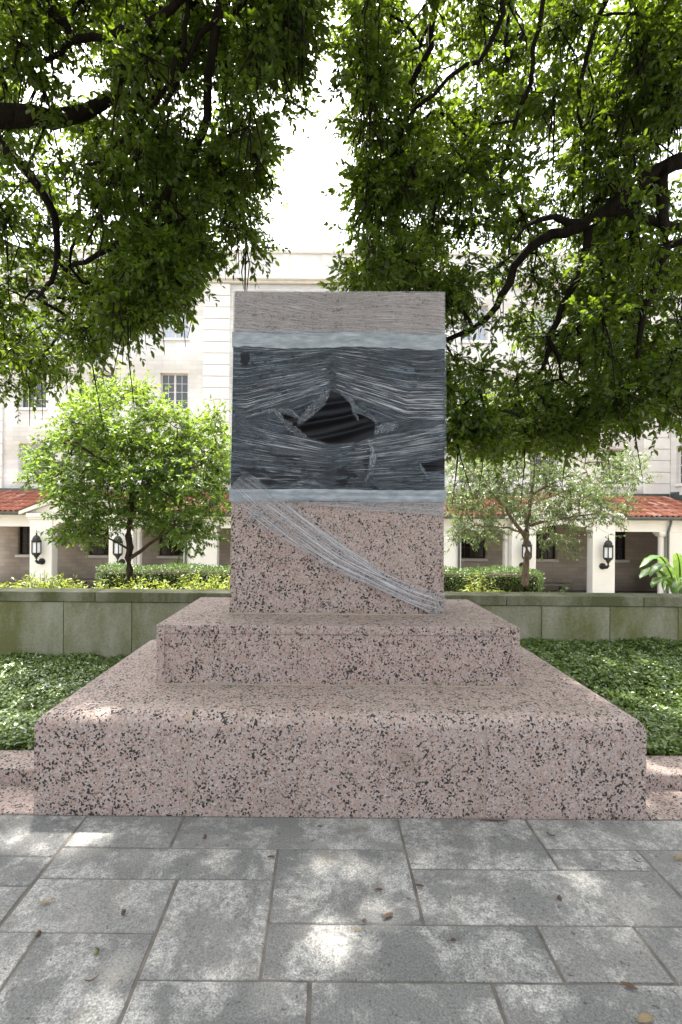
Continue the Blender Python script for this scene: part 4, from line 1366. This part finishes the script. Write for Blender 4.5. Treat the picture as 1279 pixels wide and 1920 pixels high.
def oak(label, seed, trunk, limbs, poly, nvis, dr, extra, nextra, thin=None):
    r = np.random.default_rng(seed)
    T = []
    thin = near_limbs(limbs)
    xs_ = [p[0] for p in poly]; ys_ = [p[1] for p in poly]
    while len(T) < nvis:                        # foliage clumps inside the crown's outline, spread through its depth
        q = np.array([[r.uniform(min(xs_), max(xs_)), r.uniform(min(ys_), max(ys_))]])
        if not inpoly(q, poly)[0]: continue
        d = r.uniform(*dr)
        if inpoly(q, PED)[0] and d < 5.0: continue
        nz = noise.noise(Vector((q[0, 0] / 120, q[0, 1] / 120, d * .8 + seed)))
        if nz < -.2 + .3 * r.random(): continue
        if thin is not None and r.random() < thin(q[0, 0], q[0, 1], d): continue
        pt = at(q[0, 0], q[0, 1], d)
        if r.random() < .95 and in_gap(tuple(pt)): continue
        T.append(pt)
    T = np.array([tuple(v) for v in T])
    E = []
    while len(E) < nextra:                      # unseen rest of the crown, clumps placed to shade pedestal and paving
        c, rad = extra[r.integers(len(extra))]
        v = r.normal(0, 1, 3); v /= np.linalg.norm(v); v *= r.uniform(.45, 1.0) ** .6
        p = np.array(c) + v * np.array(rad)
        q = proj(p[None])[0]
        if p[1] > .3 and -120 < q[0] < 1400 and q[1] > -70 - 700 / max(p[1], .6): continue
        if p[2] < 3.6 or in_gap(p): continue
        E.append(p)
    E = np.array(E)
    root = empty('live_oak', trunk[0][0], label, 'tree', 'live oaks shading the pedestal')
    lines, tips, dirs = grow([trunk] + limbs, np.concatenate([T, E]), .0042, .47, .1, .17, seed)
    big, small = split_lines(lines, .03)
    nv = len(T)
    tw, P, D, N, S = sprays(tips[:nv], dirs[:nv], 13, .32, .30, .3, 12, .077, r)
    tw2, P2, D2, N2, S2 = sprays(tips[nv:], dirs[nv:], 9, .5, .55, .3, 10, .138, r)  # oversized leaves on the unseen clumps, for fuller shade
    # bare hanging twigs inside the crown
    hang = []
    topw = 1 / (1 + np.exp((proj(tips[:nv])[:, 1] - 330) / 90)) + .12      # more of them high in the crown
    for k in r.choice(nv, int(nv * .55), replace=False, p=topw / topw.sum()):
        for _ in range(2):
            L = r.uniform(.3, 1.0)
            a = tips[k] + r.normal(0, .12, 3)
            hang.append((np.array([tips[k], a + (0, 0, -L * .4), a + r.normal(0, .06, 3) + (0, 0, -L)]), np.array([.011, .008, .003])))
    tubes('trunk', big, M['bark'], root, 9)
    tubes('branches', small + hang, M['bark'], root, 5)['kind'] = 'stuff'
    V, Q = tubes_data(tw, 3)
    o = npmesh('twigs', V, [Q], M['bark'], root); o['kind'] = 'stuff'
    leaf_mesh('crown', np.concatenate([P, P2]), np.concatenate([D, D2]), np.concatenate([N, N2]), np.concatenate([S, S2]), .47, M['oak_leaf'], root, np.clip(r.normal(.45, .25, len(P) + len(P2)), 0, 1), kind='stuff', fine=np.arange(len(P) + len(P2)) < len(P))
    print(label, len(P), len(P2))

LPOLY = [(-40, -40), (590, -40), (585, 40), (575, 95), (560, 145), (535, 200), (515, 250), (500, 300), (480, 340), (462, 385), (478, 420), (482, 445), (455, 475), (410, 495), (365, 500), (345, 530), (325, 565), (285, 570), (240, 600), (200, 610), (185, 655), (115, 690), (60, 730), (-40, 750)]
RPOLY = [(665, -40), (1320, -40), (1320, 770), (1270, 770), (1210, 800), (1130, 780), (1100, 835), (1055, 840), (985, 815), (930, 840), (880, 825), (840, 820), (780, 800), (760, 600), (700, 560), (650, 530), (672, 500), (695, 470), (672, 425), (685, 380), (675, 330), (702, 270), (675, 235), (665, 170), (655, 140), (660, 80)]
a_ = at
oak('live oak whose leafy boughs hang in from the left', 21,
    ([Vector((-6.6, 4.9, -.2)), Vector((-6.4, 5.0, 1.6)), Vector((-6.0, 5.05, 3.2)), Vector((-5.2, 5.0, 4.7)), Vector((-4.2, 4.6, 6.2)), Vector((-2.6, 3.8, 7.4)), Vector((-1.0, 2.6, 8.0))], .42, .1),
    [([a_(-420, 330, 5.1), a_(-120, 235, 5.0), a_(20, 215, 5.0), a_(75, 222, 5.1), a_(130, 235, 5.2), a_(180, 196, 5.3), a_(255, 175, 5.6)], .21, .045),
     ([a_(-160, 240, 5.0), a_(-20, 250, 4.9), a_(40, 300, 5.1), a_(110, 400, 5.4), a_(120, 500, 5.6), a_(70, 560, 5.9)], .07, .02),
     ([Vector((-4.2, 4.6, 6.2)), a_(330, -300, 5.0), a_(412, -120, 5.1), a_(412, 20, 5.2), a_(393, 110, 5.3), a_(384, 165, 5.4), a_(402, 200, 5.45), a_(380, 250, 5.5), a_(345, 315, 5.6), a_(290, 400, 5.8), a_(215, 465, 6.0), a_(120, 505, 6.2)], .085, .016),
     ([a_(412, -60, 5.1), a_(335, 5, 5.0), a_(290, 48, 5.0), a_(190, 65, 5.1), a_(100, 105, 5.2), a_(0, 135, 5.3)], .05, .02),
     ([a_(405, 40, 5.2), a_(345, 90, 5.2), a_(335, 130, 5.3), a_(320, 200, 5.5), a_(230, 300, 5.7), a_(160, 330, 5.8)], .03, .012),
     ([a_(350, -60, 5.1), a_(350, 40, 5.0), a_(330, 130, 5.0), a_(250, 250, 5.2), a_(145, 330, 5.4), a_(155, 390, 5.5), a_(130, 500, 5.6)], .03, .012)],
    LPOLY, 540, (4.7, 7.3), [((-1.5, 5.0, 9.1), (2.3, 2.5, 1.0)), ((-1.3, 4.6, 8.9), (2.0, 2.2, .9)), ((-2.6, 2.0, 7.6), (3.2, 2.4, 1.4)), ((-1.0, -1.5, 8.0), (4.2, 2.6, 1.5)), ((-5.0, 3.0, 7.6), (2.6, 3.0, 1.8))], 490)
oak('live oak with a thick dark limb reaching in from the right', 33,
    ([Vector((7.2, 6.0, -.2)), Vector((7.0, 6.0, 1.6)), Vector((6.6, 5.9, 3.4)), Vector((5.9, 5.6, 5.2)), Vector((4.8, 5.0, 6.6)), Vector((3.2, 4.0, 7.6)), Vector((1.6, 2.8, 8.1))], .45, .1),
    [([Vector((6.75, 5.95, 3.0)), a_(1400, 262, 5.9), a_(1279, 302, 5.7), a_(1205, 328, 5.7), a_(1165, 362, 5.7), a_(1120, 412, 5.8), a_(1095, 428, 5.9), a_(1045, 435, 5.9), a_(990, 455, 6.0), a_(960, 500, 6.1), a_(940, 570, 6.2), a_(900, 615, 6.4), a_(840, 636, 6.6)], .17, .03),
     ([a_(1095, 420, 5.9), a_(1030, 398, 5.8), a_(985, 415, 5.7), a_(965, 450, 5.7)], .05, .015),
     ([a_(1245, 320, 5.7), a_(1240, 380, 5.65), a_(1238, 445, 5.6), a_(1262, 490, 5.5), a_(1205, 565, 5.6), a_(1190, 640, 5.7), a_(1205, 700, 5.8)], .07, .02),
     ([a_(1320, 440, 5.5), a_(1250, 418, 5.6), a_(1180, 402, 5.7), a_(1130, 402, 5.8)], .05, .04),
     ([a_(1105, 425, 5.9), a_(1095, 500, 6.0), a_(1060, 570, 6.1), a_(1028, 632, 6.2), a_(1030, 690, 6.3), a_(960, 740, 6.5)], .05, .012),
     ([a_(1030, 640, 6.2), a_(1052, 660, 6.2), a_(1052, 710, 6.2)], .025, .01),
     ([Vector((4.8, 5.0, 6.6)), a_(900, -200, 5.6), a_(830, -20, 5.5), a_(795, 110, 5.6), a_(765, 185, 5.8), a_(715, 235, 6.0)], .06, .015),
     ([Vector((4.8, 5.0, 6.6)), a_(990, -200, 5.2), a_(945, 0, 5.2), a_(930, 80, 5.2), a_(870, 130, 5.3), a_(800, 180, 5.5), a_(740, 250, 5.8)], .07, .015),
     ([Vector((5.9, 5.6, 5.2)), a_(1240, -120, 5.2), a_(1130, 0, 5.2), a_(1085, 130, 5.3), a_(1090, 240, 5.5)], .07, .02),
     ([Vector((4.8, 5.0, 6.6)), a_(1060, -150, 5.2), a_(1010, 20, 5.1), a_(1000, 140, 5.2), a_(960, 240, 5.3), a_(950, 300, 5.4)], .05, .015)],
    RPOLY, 820, (5.0, 7.9), [((.3, 5.1, 9.2), (2.2, 2.4, 1.0)), ((.2, 4.6, 9.0), (2.0, 2.2, .9)), ((2.6, 2.0, 7.7), (3.2, 2.4, 1.4)), ((1.0, -1.5, 8.0), (4.2, 2.6, 1.5)), ((5.2, 3.4, 7.8), (2.6, 3.0, 1.8))], 490)

# --- small trees in the courtyard garden ----------------------------------------
def small_tree(name, label, seed, trunkpts, r0, r1, limbs, poly, n, dr, per, twlen, nleaf, leaf, width, lmat, bmat, tintf, droop=.1, flat=.5):
    r = np.random.default_rng(seed)
    T = []
    xs_ = [p[0] for p in poly]; ys_ = [p[1] for p in poly]
    c = (sum(xs_) / len(xs_), sum(ys_) / len(ys_))
    while len(T) < n:
        q = np.array([[r.uniform(min(xs_), max(xs_)), r.uniform(min(ys_), max(ys_))]])
        if not inpoly(q, poly)[0]: continue
        T.append(tuple(at(q[0, 0], q[0, 1], r.triangular(dr[0], (dr[0] + dr[1]) / 2, dr[1]))))
    root = empty(name, trunkpts[0], label, 'tree')
    lines, tips, dirs = grow([(trunkpts, r0, r1)] + limbs, np.array(T), .005, .45, .02, .2, seed)
    big, small = split_lines(lines, .035)
    tw, P, D, N, S = sprays(tips, dirs, per, twlen, .3, droop, nleaf, leaf, r, flat)
    tubes('trunk', big, bmat, root, 10)
    tubes('branches', small, bmat, root, 5)['kind'] = 'stuff'
    V, Q = tubes_data(tw, 3)
    o = npmesh('twigs', V, [Q], bmat, root); o['kind'] = 'stuff'
    leaf_mesh('crown', P, D, N, S, width, lmat, root, tintf(P, r), kind='stuff')
    print(label, len(P))
def tint_l(P, r):   # yellower crown top: young shoots, and sunlight put into the tint
    h = (P[:, 2] - 1.2) / 3.2
    return np.clip(.08 + .62 * np.clip(h, 0, 1) ** 1.4 + r.normal(0, .16, len(P)), 0, 1)
small_tree('garden_tree', 'small yellow green tree with dark trunk left of the pedestal', 51,
    [a_(243, 1130, 9.5), a_(243, 1075, 9.5), a_(243, 1030, 9.5), a_(241, 985, 9.55), a_(248, 930, 9.6), a_(250, 880, 9.6), a_(247, 800, 9.6)], .085, .025,
    [([a_(246, 1045, 9.5), a_(262, 1030, 9.45), a_(295, 1012, 9.3), a_(330, 985, 9.1)], .04, .012),
     ([a_(242, 1030, 9.5), a_(228, 1015, 9.4), a_(195, 1005, 9.1)], .025, .01),
     ([a_(245, 900, 9.6), a_(200, 862, 9.4), a_(165, 842, 9.2), a_(120, 830, 9.0)], .035, .012),
     ([a_(248, 870, 9.6), a_(215, 820, 9.9), a_(185, 760, 10.1)], .03, .01),
     ([a_(250, 890, 9.6), a_(300, 850, 9.8), a_(360, 800, 10.0), a_(385, 770, 10.1)], .035, .01),
     ([a_(250, 930, 9.6), a_(310, 900, 9.3), a_(380, 870, 9.2)], .03, .01)],
    [(215, 715), (258, 708), (290, 765), (330, 768), (380, 762), (408, 785), (425, 835), (420, 900), (426, 955), (395, 1000), (345, 1012), (300, 992), (255, 980), (200, 990), (150, 1010), (112, 1000), (108, 985), (140, 950), (80, 905), (48, 878), (75, 848), (122, 808), (142, 750)],
    360, (8.0, 11.2), 9, .34, 12, .085, .5, M['yellow_leaf'], M['bark2'], tint_l, .05, .35)
def tint_r(P, r): return np.clip(r.normal(.5, .25, len(P)), 0, 1)
small_tree('garden_tree', 'sparse grey green tree with brown trunk right of the pedestal', 52,
    [a_(985, 1135, 10.5), a_(984, 1090, 10.5), a_(986, 1040, 10.5), a_(987, 1000, 10.5), a_(993, 950, 10.5), a_(997, 910, 10.5), a_(1003, 870, 10.6)], .085, .022,
    [([a_(986, 1010, 10.5), a_(960, 970, 10.3), a_(930, 935, 10.2), a_(905, 905, 10.1)], .045, .012),
     ([a_(995, 985, 10.5), a_(1030, 975, 10.3), a_(1080, 970, 10.2), a_(1130, 960, 10.1)], .035, .012),
     ([a_(995, 930, 10.5), a_(1040, 900, 10.7), a_(1100, 885, 10.9)], .03, .01),
     ([a_(988, 1000, 10.5), a_(950, 990, 10.2), a_(890, 985, 10.0)], .025, .01)],
    [(920, 830), (1000, 815), (1100, 850), (1190, 855), (1215, 890), (1190, 920), (1180, 960), (1160, 990), (1090, 985), (1075, 1020), (1040, 1030), (1010, 1000), (985, 985), (930, 1005), (880, 1015), (845, 1005), (838, 930), (850, 870)],
    185, (9.2, 12.0), 9, .34, 11, .088, .36, M['grey_leaf'], M['bark3'], tint_r, .08, .5)

# --- clipped hedges -----------------------------------------------------------------
def hedge(xa, xb, label, seed):
    r = np.random.default_rng(seed)
    y0, y1, z0, z1 = 11.9, 12.9, -1.42, .40
    e = empty('clipped_hedge', ((xa + xb) / 2, 12.4, z0), label, 'hedge', 'clipped box hedges')
    box('dark_core', xa + .07, xb - .07, y0 + .07, y1 - .07, z0, z1 - .07, M['soil'], e, .05)  # added solid dark box, standing in for the hedge's shaded inside
    n1, n2, n3 = 9000, 5000, 2000
    P = np.concatenate([np.stack([r.uniform(xa, xb, n1), np.full(n1, y0), r.uniform(z0 + .6, z1, n1)], 1), np.stack([r.uniform(xa, xb, n2), r.uniform(y0, y1, n2), np.full(n2, z1)], 1),
                        np.stack([np.full(n3, xa), r.uniform(y0, y1, n3), r.uniform(z0 + .6, z1, n3)], 1), np.stack([np.full(n3, xb), r.uniform(y0, y1, n3), r.uniform(z0 + .6, z1, n3)], 1)])
    c = np.array([(xa + xb) / 2, (y0 + y1) / 2, (z0 + z1) / 2])
    out = np.concatenate([np.tile([0, -1, .4], (n1, 1)), np.tile([0, 0, 1.], (n2, 1)), np.tile([-1, 0, .4], (n3, 1)), np.tile([1, 0, .4], (n3, 1))])
    P = P + r.normal(0, .025, P.shape) + .03 * np.sin(P[:, [1, 0, 0]] * 3.1)
    D = unit(out + r.normal(0, .7, P.shape)); N = unit(r.normal(0, .6, P.shape) + [0, -.5, 1])
    leaf_mesh('foliage', P, D, N, .048 * r.uniform(.7, 1.3, len(P)), .55, M['hedge_leaf'], e, kind='stuff')
hedge(-5.4, -1.3, 'clipped green hedge behind the left tree trunk', 61)
hedge(1.4, 5.3, 'clipped green hedge behind the right tree trunk', 62)

# --- shrubs behind the wall --------------------------------------------------------
def shrub(x, y, h, w, lmat, label, seed, group, leaf=.055, nst=16, width=.42, nleaf=28, name='leafy_shrub'):
    r = np.random.default_rng(seed)
    z0 = bedz(x, y) - .02
    e = empty(name, (x, y, z0), label, 'shrub', group)
    st, P, D, N, S = [], [], [], [], []
    for i in range(nst):
        t = r.uniform(0, 6.283); rr = w * math.sqrt(r.random())
        hh = h * r.uniform(.65, 1.05) * (1 - .25 * (rr / w) ** 2)
        b = np.array([x + .35 * rr * math.cos(t), y + .35 * rr * math.sin(t), z0])
        m_ = np.array([x + .7 * rr * math.cos(t), y + .7 * rr * math.sin(t), z0 + hh * .6])
        e_ = np.array([x + rr * 1.1 * math.cos(t), y + rr * 1.1 * math.sin(t), z0 + hh])
        st.append((np.array([b, m_, e_]), np.array([.006, .005, .002])))
        k = nleaf
        tt = r.uniform(.3, 1.0, k)
        p = b * ((1 - tt) ** 2)[:, None] + m_ * (2 * tt * (1 - tt))[:, None] + e_ * (tt ** 2)[:, None]
        d = unit(r.normal(0, 1, (k, 3)) * [1, 1, .6] + [0, 0, .25])
        P.append(p + d * .02); D.append(d); N.append(unit(r.normal(0, .5, (k, 3)) + [0, 0, 1])); S.append(leaf * r.uniform(.7, 1.3, k))
    tubes('stems', st, M['bark2'], e, 4)
    leaf_mesh('foliage', np.concatenate(P), np.concatenate(D), np.concatenate(N), np.concatenate(S), width, lmat, e, kind='stuff')
rs = random.Random(5)
gl, gr_ = 'low yellow green shrubs behind the wall, left of the pedestal', 'low green shrubs behind the wall, right of the pedestal'
i = 0
x = -5.3
while x < -.9:
    shrub(x, rs.uniform(5.95, 6.35), rs.uniform(.44, .52), .38, M['shrub_leaf'], 'one of the low yellow green shrubs behind the left garden wall', 100 + i, gl, .06, 26)
    shrub(x + .2, rs.uniform(6.8, 7.3), rs.uniform(.46, .54), .4, M['shrub_leaf'], 'one of the low yellow green shrubs behind the left garden wall', 200 + i, gl, .06, 24)
    x += .44; i += 1
x = 1.3
while x < 3.4:
    shrub(x, rs.uniform(6.0, 6.6), rs.uniform(.44, .58), .32, M['shrub_leaf'] if i % 2 else M['dark_shrub_leaf'], 'one of the low green shrubs in front of the right hedge', 300 + i, gr_, .055, 18)
    x += .42; i += 1
x = 3.4
gd = 'dark low plants by the banana plant'
while x < 5.6:
    shrub(x, rs.uniform(6.0, 6.6), rs.uniform(.34, .44), .32, M['dark_shrub_leaf'], 'one of the dark low plants between the right hedge and banana plant', 400 + i, gd, .055, 15)
    x += .4; i += 1
shrub(*at(80, 1095, 6.9).xy, .62, .3, M['shrub_leaf'], 'pale feathery bamboo shrub in front of the left lantern pier', 501, None, .07, 26, .24, 22)
shrub(*at(415, 1095, 6.9).xy, .62, .26, M['shrub_leaf'], 'pale feathery bamboo shrub beside the pedestal shaft on its left', 502, None, .07, 24, .24, 22)
shrub(*at(905, 1095, 6.9).xy, .66, .3, M['shrub_leaf'], 'taller feathery bamboo shrub in front of the right hedge', 503, None, .07, 24, .24, 20)

# --- banana plant ---------------------------------------------------------------------
ban = empty('banana_plant', at(1275, 1128, 7.6), 'broad leaved banana plant behind the wall at the right edge', 'plant')
bx = np.array(tuple(at(1275, 1128, 7.6))); bx[2] = .28
def banana(tip_px, mid_px, d0, d1, w, k):
    a = bx + np.array([rnd.uniform(-.05, .05), rnd.uniform(-.05, .05), .05])
    m_ = np.array(tuple(at(*mid_px, d0))); t_ = np.array(tuple(at(*tip_px, d1)))
    n, mcr = 18, 7
    T = np.linspace(0, 1, n)
    C = a * ((1 - T) ** 2)[:, None] + (2 * m_ - .5 * (a + t_)) * (2 * T * (1 - T))[:, None] + t_ * (T ** 2)[:, None]
    tg = unit(np.gradient(C, axis=0))
    side = unit(np.cross(tg, np.array([0, 0, 1.0])))
    up = np.cross(side, tg)
    s = int(n * .32)
    tubes('leaf_stalk', [(C - up * .006, np.linspace(.016, .004, n))], M['banana_leaf'], ban, 6)
    V = []
    for i in range(s, n):
        f = (i - s) / (n - 1 - s)
        ww = w * (math.sin(math.pi * min(1, f * .9 + .06)) ** .6) * (1.0 if f < .98 else .1)
        for j in range(mcr):
            b = j / (mcr - 1) * 2 - 1
            tear = .012 * math.sin(i * 2.3 + k) * abs(b)
            V.append(C[i] + side[i] * ww * b + up[i] * (abs(b) * ww * .35 - b * b * ww * .55 + tear))
    V = np.array(V); nn = n - s
    i = (np.arange(nn - 1)[:, None] * mcr + np.arange(mcr - 1)[None, :])
    Q = np.stack([i, i + 1, i + mcr + 1, i + mcr], -1).reshape(-1, 4)
    npmesh('leaf_blade', V, [Q], M['banana_leaf'], ban, True, {'tint': ('FLOAT', 'POINT', np.full(len(V), rnd.random()))})
for k, (tp, mp, d0, d1, w) in enumerate([((1200, 1065), (1243, 1048), 7.5, 7.3, .085), ((1200, 1085), (1235, 1070), 7.3, 7.0, .08), ((1218, 1082), (1250, 1062), 7.0, 6.7, .085), ((1222, 1102), (1248, 1085), 6.9, 6.6, .075),
                                           ((1268, 1036), (1275, 1070), 7.6, 7.5, .08), ((1320, 1030), (1300, 1060), 7.7, 7.6, .09), ((1262, 1115), (1268, 1092), 6.9, 6.6, .07), ((1330, 1080), (1305, 1075), 7.3, 7.0, .085), ((1290, 1110), (1283, 1085), 6.9, 6.5, .075), ((1245, 1108), (1258, 1080), 7.4, 7.0, .07)]):
    banana(tp, mp, d0, d1, w, k)

# --- ground cover beside the pedestal ------------------------------------------------------
def ivy(xa, xb, hback, seed, n, label):
    r = np.random.default_rng(seed)
    x = r.uniform(xa, xb, n); y = 3.24 + (YW - 3.26) * r.random(n) ** 1.1
    z = np.array([.10 + hback * sm(np.array(b), 3.3, 5.0) + .05 * noise.noise(Vector((a * 2.2, b * 2.2, seed))) + .03 * noise.noise(Vector((a * 7, b * 7, seed + 4))) for a, b in zip(x, y)])
    z += .03 - r.random(n) ** 2 * .07
    P = np.stack([x, y, z], 1)
    D = unit(r.normal(0, 1, (n, 3)) * [1, 1, .35]); N = unit(r.normal(0, .42, (n, 3)) + [0, -.15, 1])
    o = leaf_mesh('ground_cover', P, D, N, (.034 * r.uniform(.6, 1.35, n)), .58, M['ivy_leaf'], None, np.clip(r.normal(.45, .28, n), 0, 1), kind='stuff')
    tag(o, label, 'ground cover')
ivy(-5.2, X0 - .02, .07, 71, 58000, 'glossy green ground cover filling the bed left of the pedestal')
ivy(X1 + .02, 5.2, .27, 72, 60000, 'glossy green ground cover rising to the wall right of the pedestal')
ivy(X0, X1, .08, 73, 5000, 'green ground cover in the strip behind the pedestal')

# --- litter on the paving ----------------------------------------------------------------
def litter(px, py, L, w, rot, mat, label, name='fallen_leaf', cat='leaf', curl=.25):
    dy = (py - VY) - (px - VX) * ROLL
    p = at(px, py, F * HC / dy)
    V, Q = [], []
    n = 8
    c, s = math.cos(rot), math.sin(rot)
    for i in range(n):
        f = i / (n - 1)
        ww = w * math.sin(math.pi * (.06 + .88 * f)) ** .8
        for b in (-1, -.4, .4, 1):
            u, v = (f - .5) * L, b * ww * .5
            V.append((p.x + u * c - v * s, p.y + u * s + v * c, .004 + curl * ((f - .5) ** 2) * L + abs(b) * ww * .3 + .001))
    for i in range(n - 1):
        for j in range(3): Q.append((i * 4 + j, i * 4 + j + 1, i * 4 + 5 + j, i * 4 + 4 + j))
    o = npmesh(name, V, [np.array(Q)], mat, None, True)
    sd = o.modifiers.new('thickness', 'SOLIDIFY'); sd.thickness = .0015
    return tag(o, label, cat, 'leaf litter on the paving')
litter(508, 1610, .036, .016, .1, M['deadleaf'], 'dark dead leaf by the slab joint left of centre near the pedestal')
litter(727, 1721, .052, .02, .5, M['deadleaf'], 'largest curled dark leaf on the paving right of centre')
litter(787, 1664, .04, .016, -.2, M['deadleaf'], 'dark leaf lying on the long joint right of centre')
litter(711, 1671, .034, .014, .0, M['deadleaf'], 'small dark leaf left of the long joint, right of centre')
litter(683, 1729, .022, .012, .7, M['deadleaf'], 'tiny brown leaf just left of the largest curled leaf')
litter(1180, 1853, .05, .018, -.6, M['deadleaf'], 'dark narrow leaf in the sunlit patch at lower right')
litter(1033, 1569, .045, .012, -.5, M['deadleaf'], 'curled brown leaf near the pedestal right corner', curl=.9)
litter(1272, 1612, .05, .024, .6, M['paleleaf'], 'pale tan leaf at the right edge of the paving')
litter(88, 1694, .05, .016, .8, M['paleleaf'], 'pale leaf on the mottled slab at the left')
litter(172, 1842, .05, .008, .5, M['deadleaf'], 'thin dark curled twig at the lower left', 'fallen_twig', 'twig', 1.2)
litter(1195, 1618, .035, .008, -.8, M['deadleaf'], 'thin dark curled twig near the right end joint', 'fallen_twig', 'twig', .9)
litter(600, 1552, .03, .012, 0, M['deadleaf'], 'small dark leaf close to the middle of the pedestal front')
litter(925, 1541, .16, .012, -.05, M['deadleaf'], 'long thin dark twig lying against the pedestal foot', 'fallen_twig', 'twig', .05)
litter(670, 1746, .05, .007, -.1, M['paleleaf'], 'thin pale twig on the slab below the largest curled leaf', 'fallen_twig', 'twig', .2)
litter(1210, 1916, .06, .03, .3, M['paleleaf'], 'broad pale leaf at the bottom edge on the right')
litter(850, 1766, .022, .014, .3, M['deadleaf'], 'small dark leaf near the middle of the right paving')
for (px, py, lab) in ((181, 1788, 'green acorn on the slab at lower left'), (72, 1754, 'dark acorn on the joint at the left edge'), (384, 1571, 'dark acorn near the pedestal foot, left of centre'), (231, 1714, 'small dark acorn in the middle of the left slab'), (1050, 1687, 'dark acorn on the wide slab at the right')):
    dy = (py - VY) - (px - VX) * ROLL
    p = at(px, py, F * HC / dy)
    e = empty('acorn', (p.x, p.y, 0), lab, 'acorn', 'acorns on the paving')
    bm = bmesh.new(); lathe(bm, [(.002, -.011), (.006, -.007), (.0075, 0), (.0065, .004)], (p.x, p.y, .0075), 8, 1); bmobj('nut', bm, M['acorn'] if 'green' in lab else M['deadleaf'], e, True)
    bm = bmesh.new(); lathe(bm, [(.0085, .003), (.0085, .007), (.004, .010), (.001, .014)], (p.x, p.y, .0075), 8, 1); bmobj('cap', bm, M['deadleaf'], e, True)
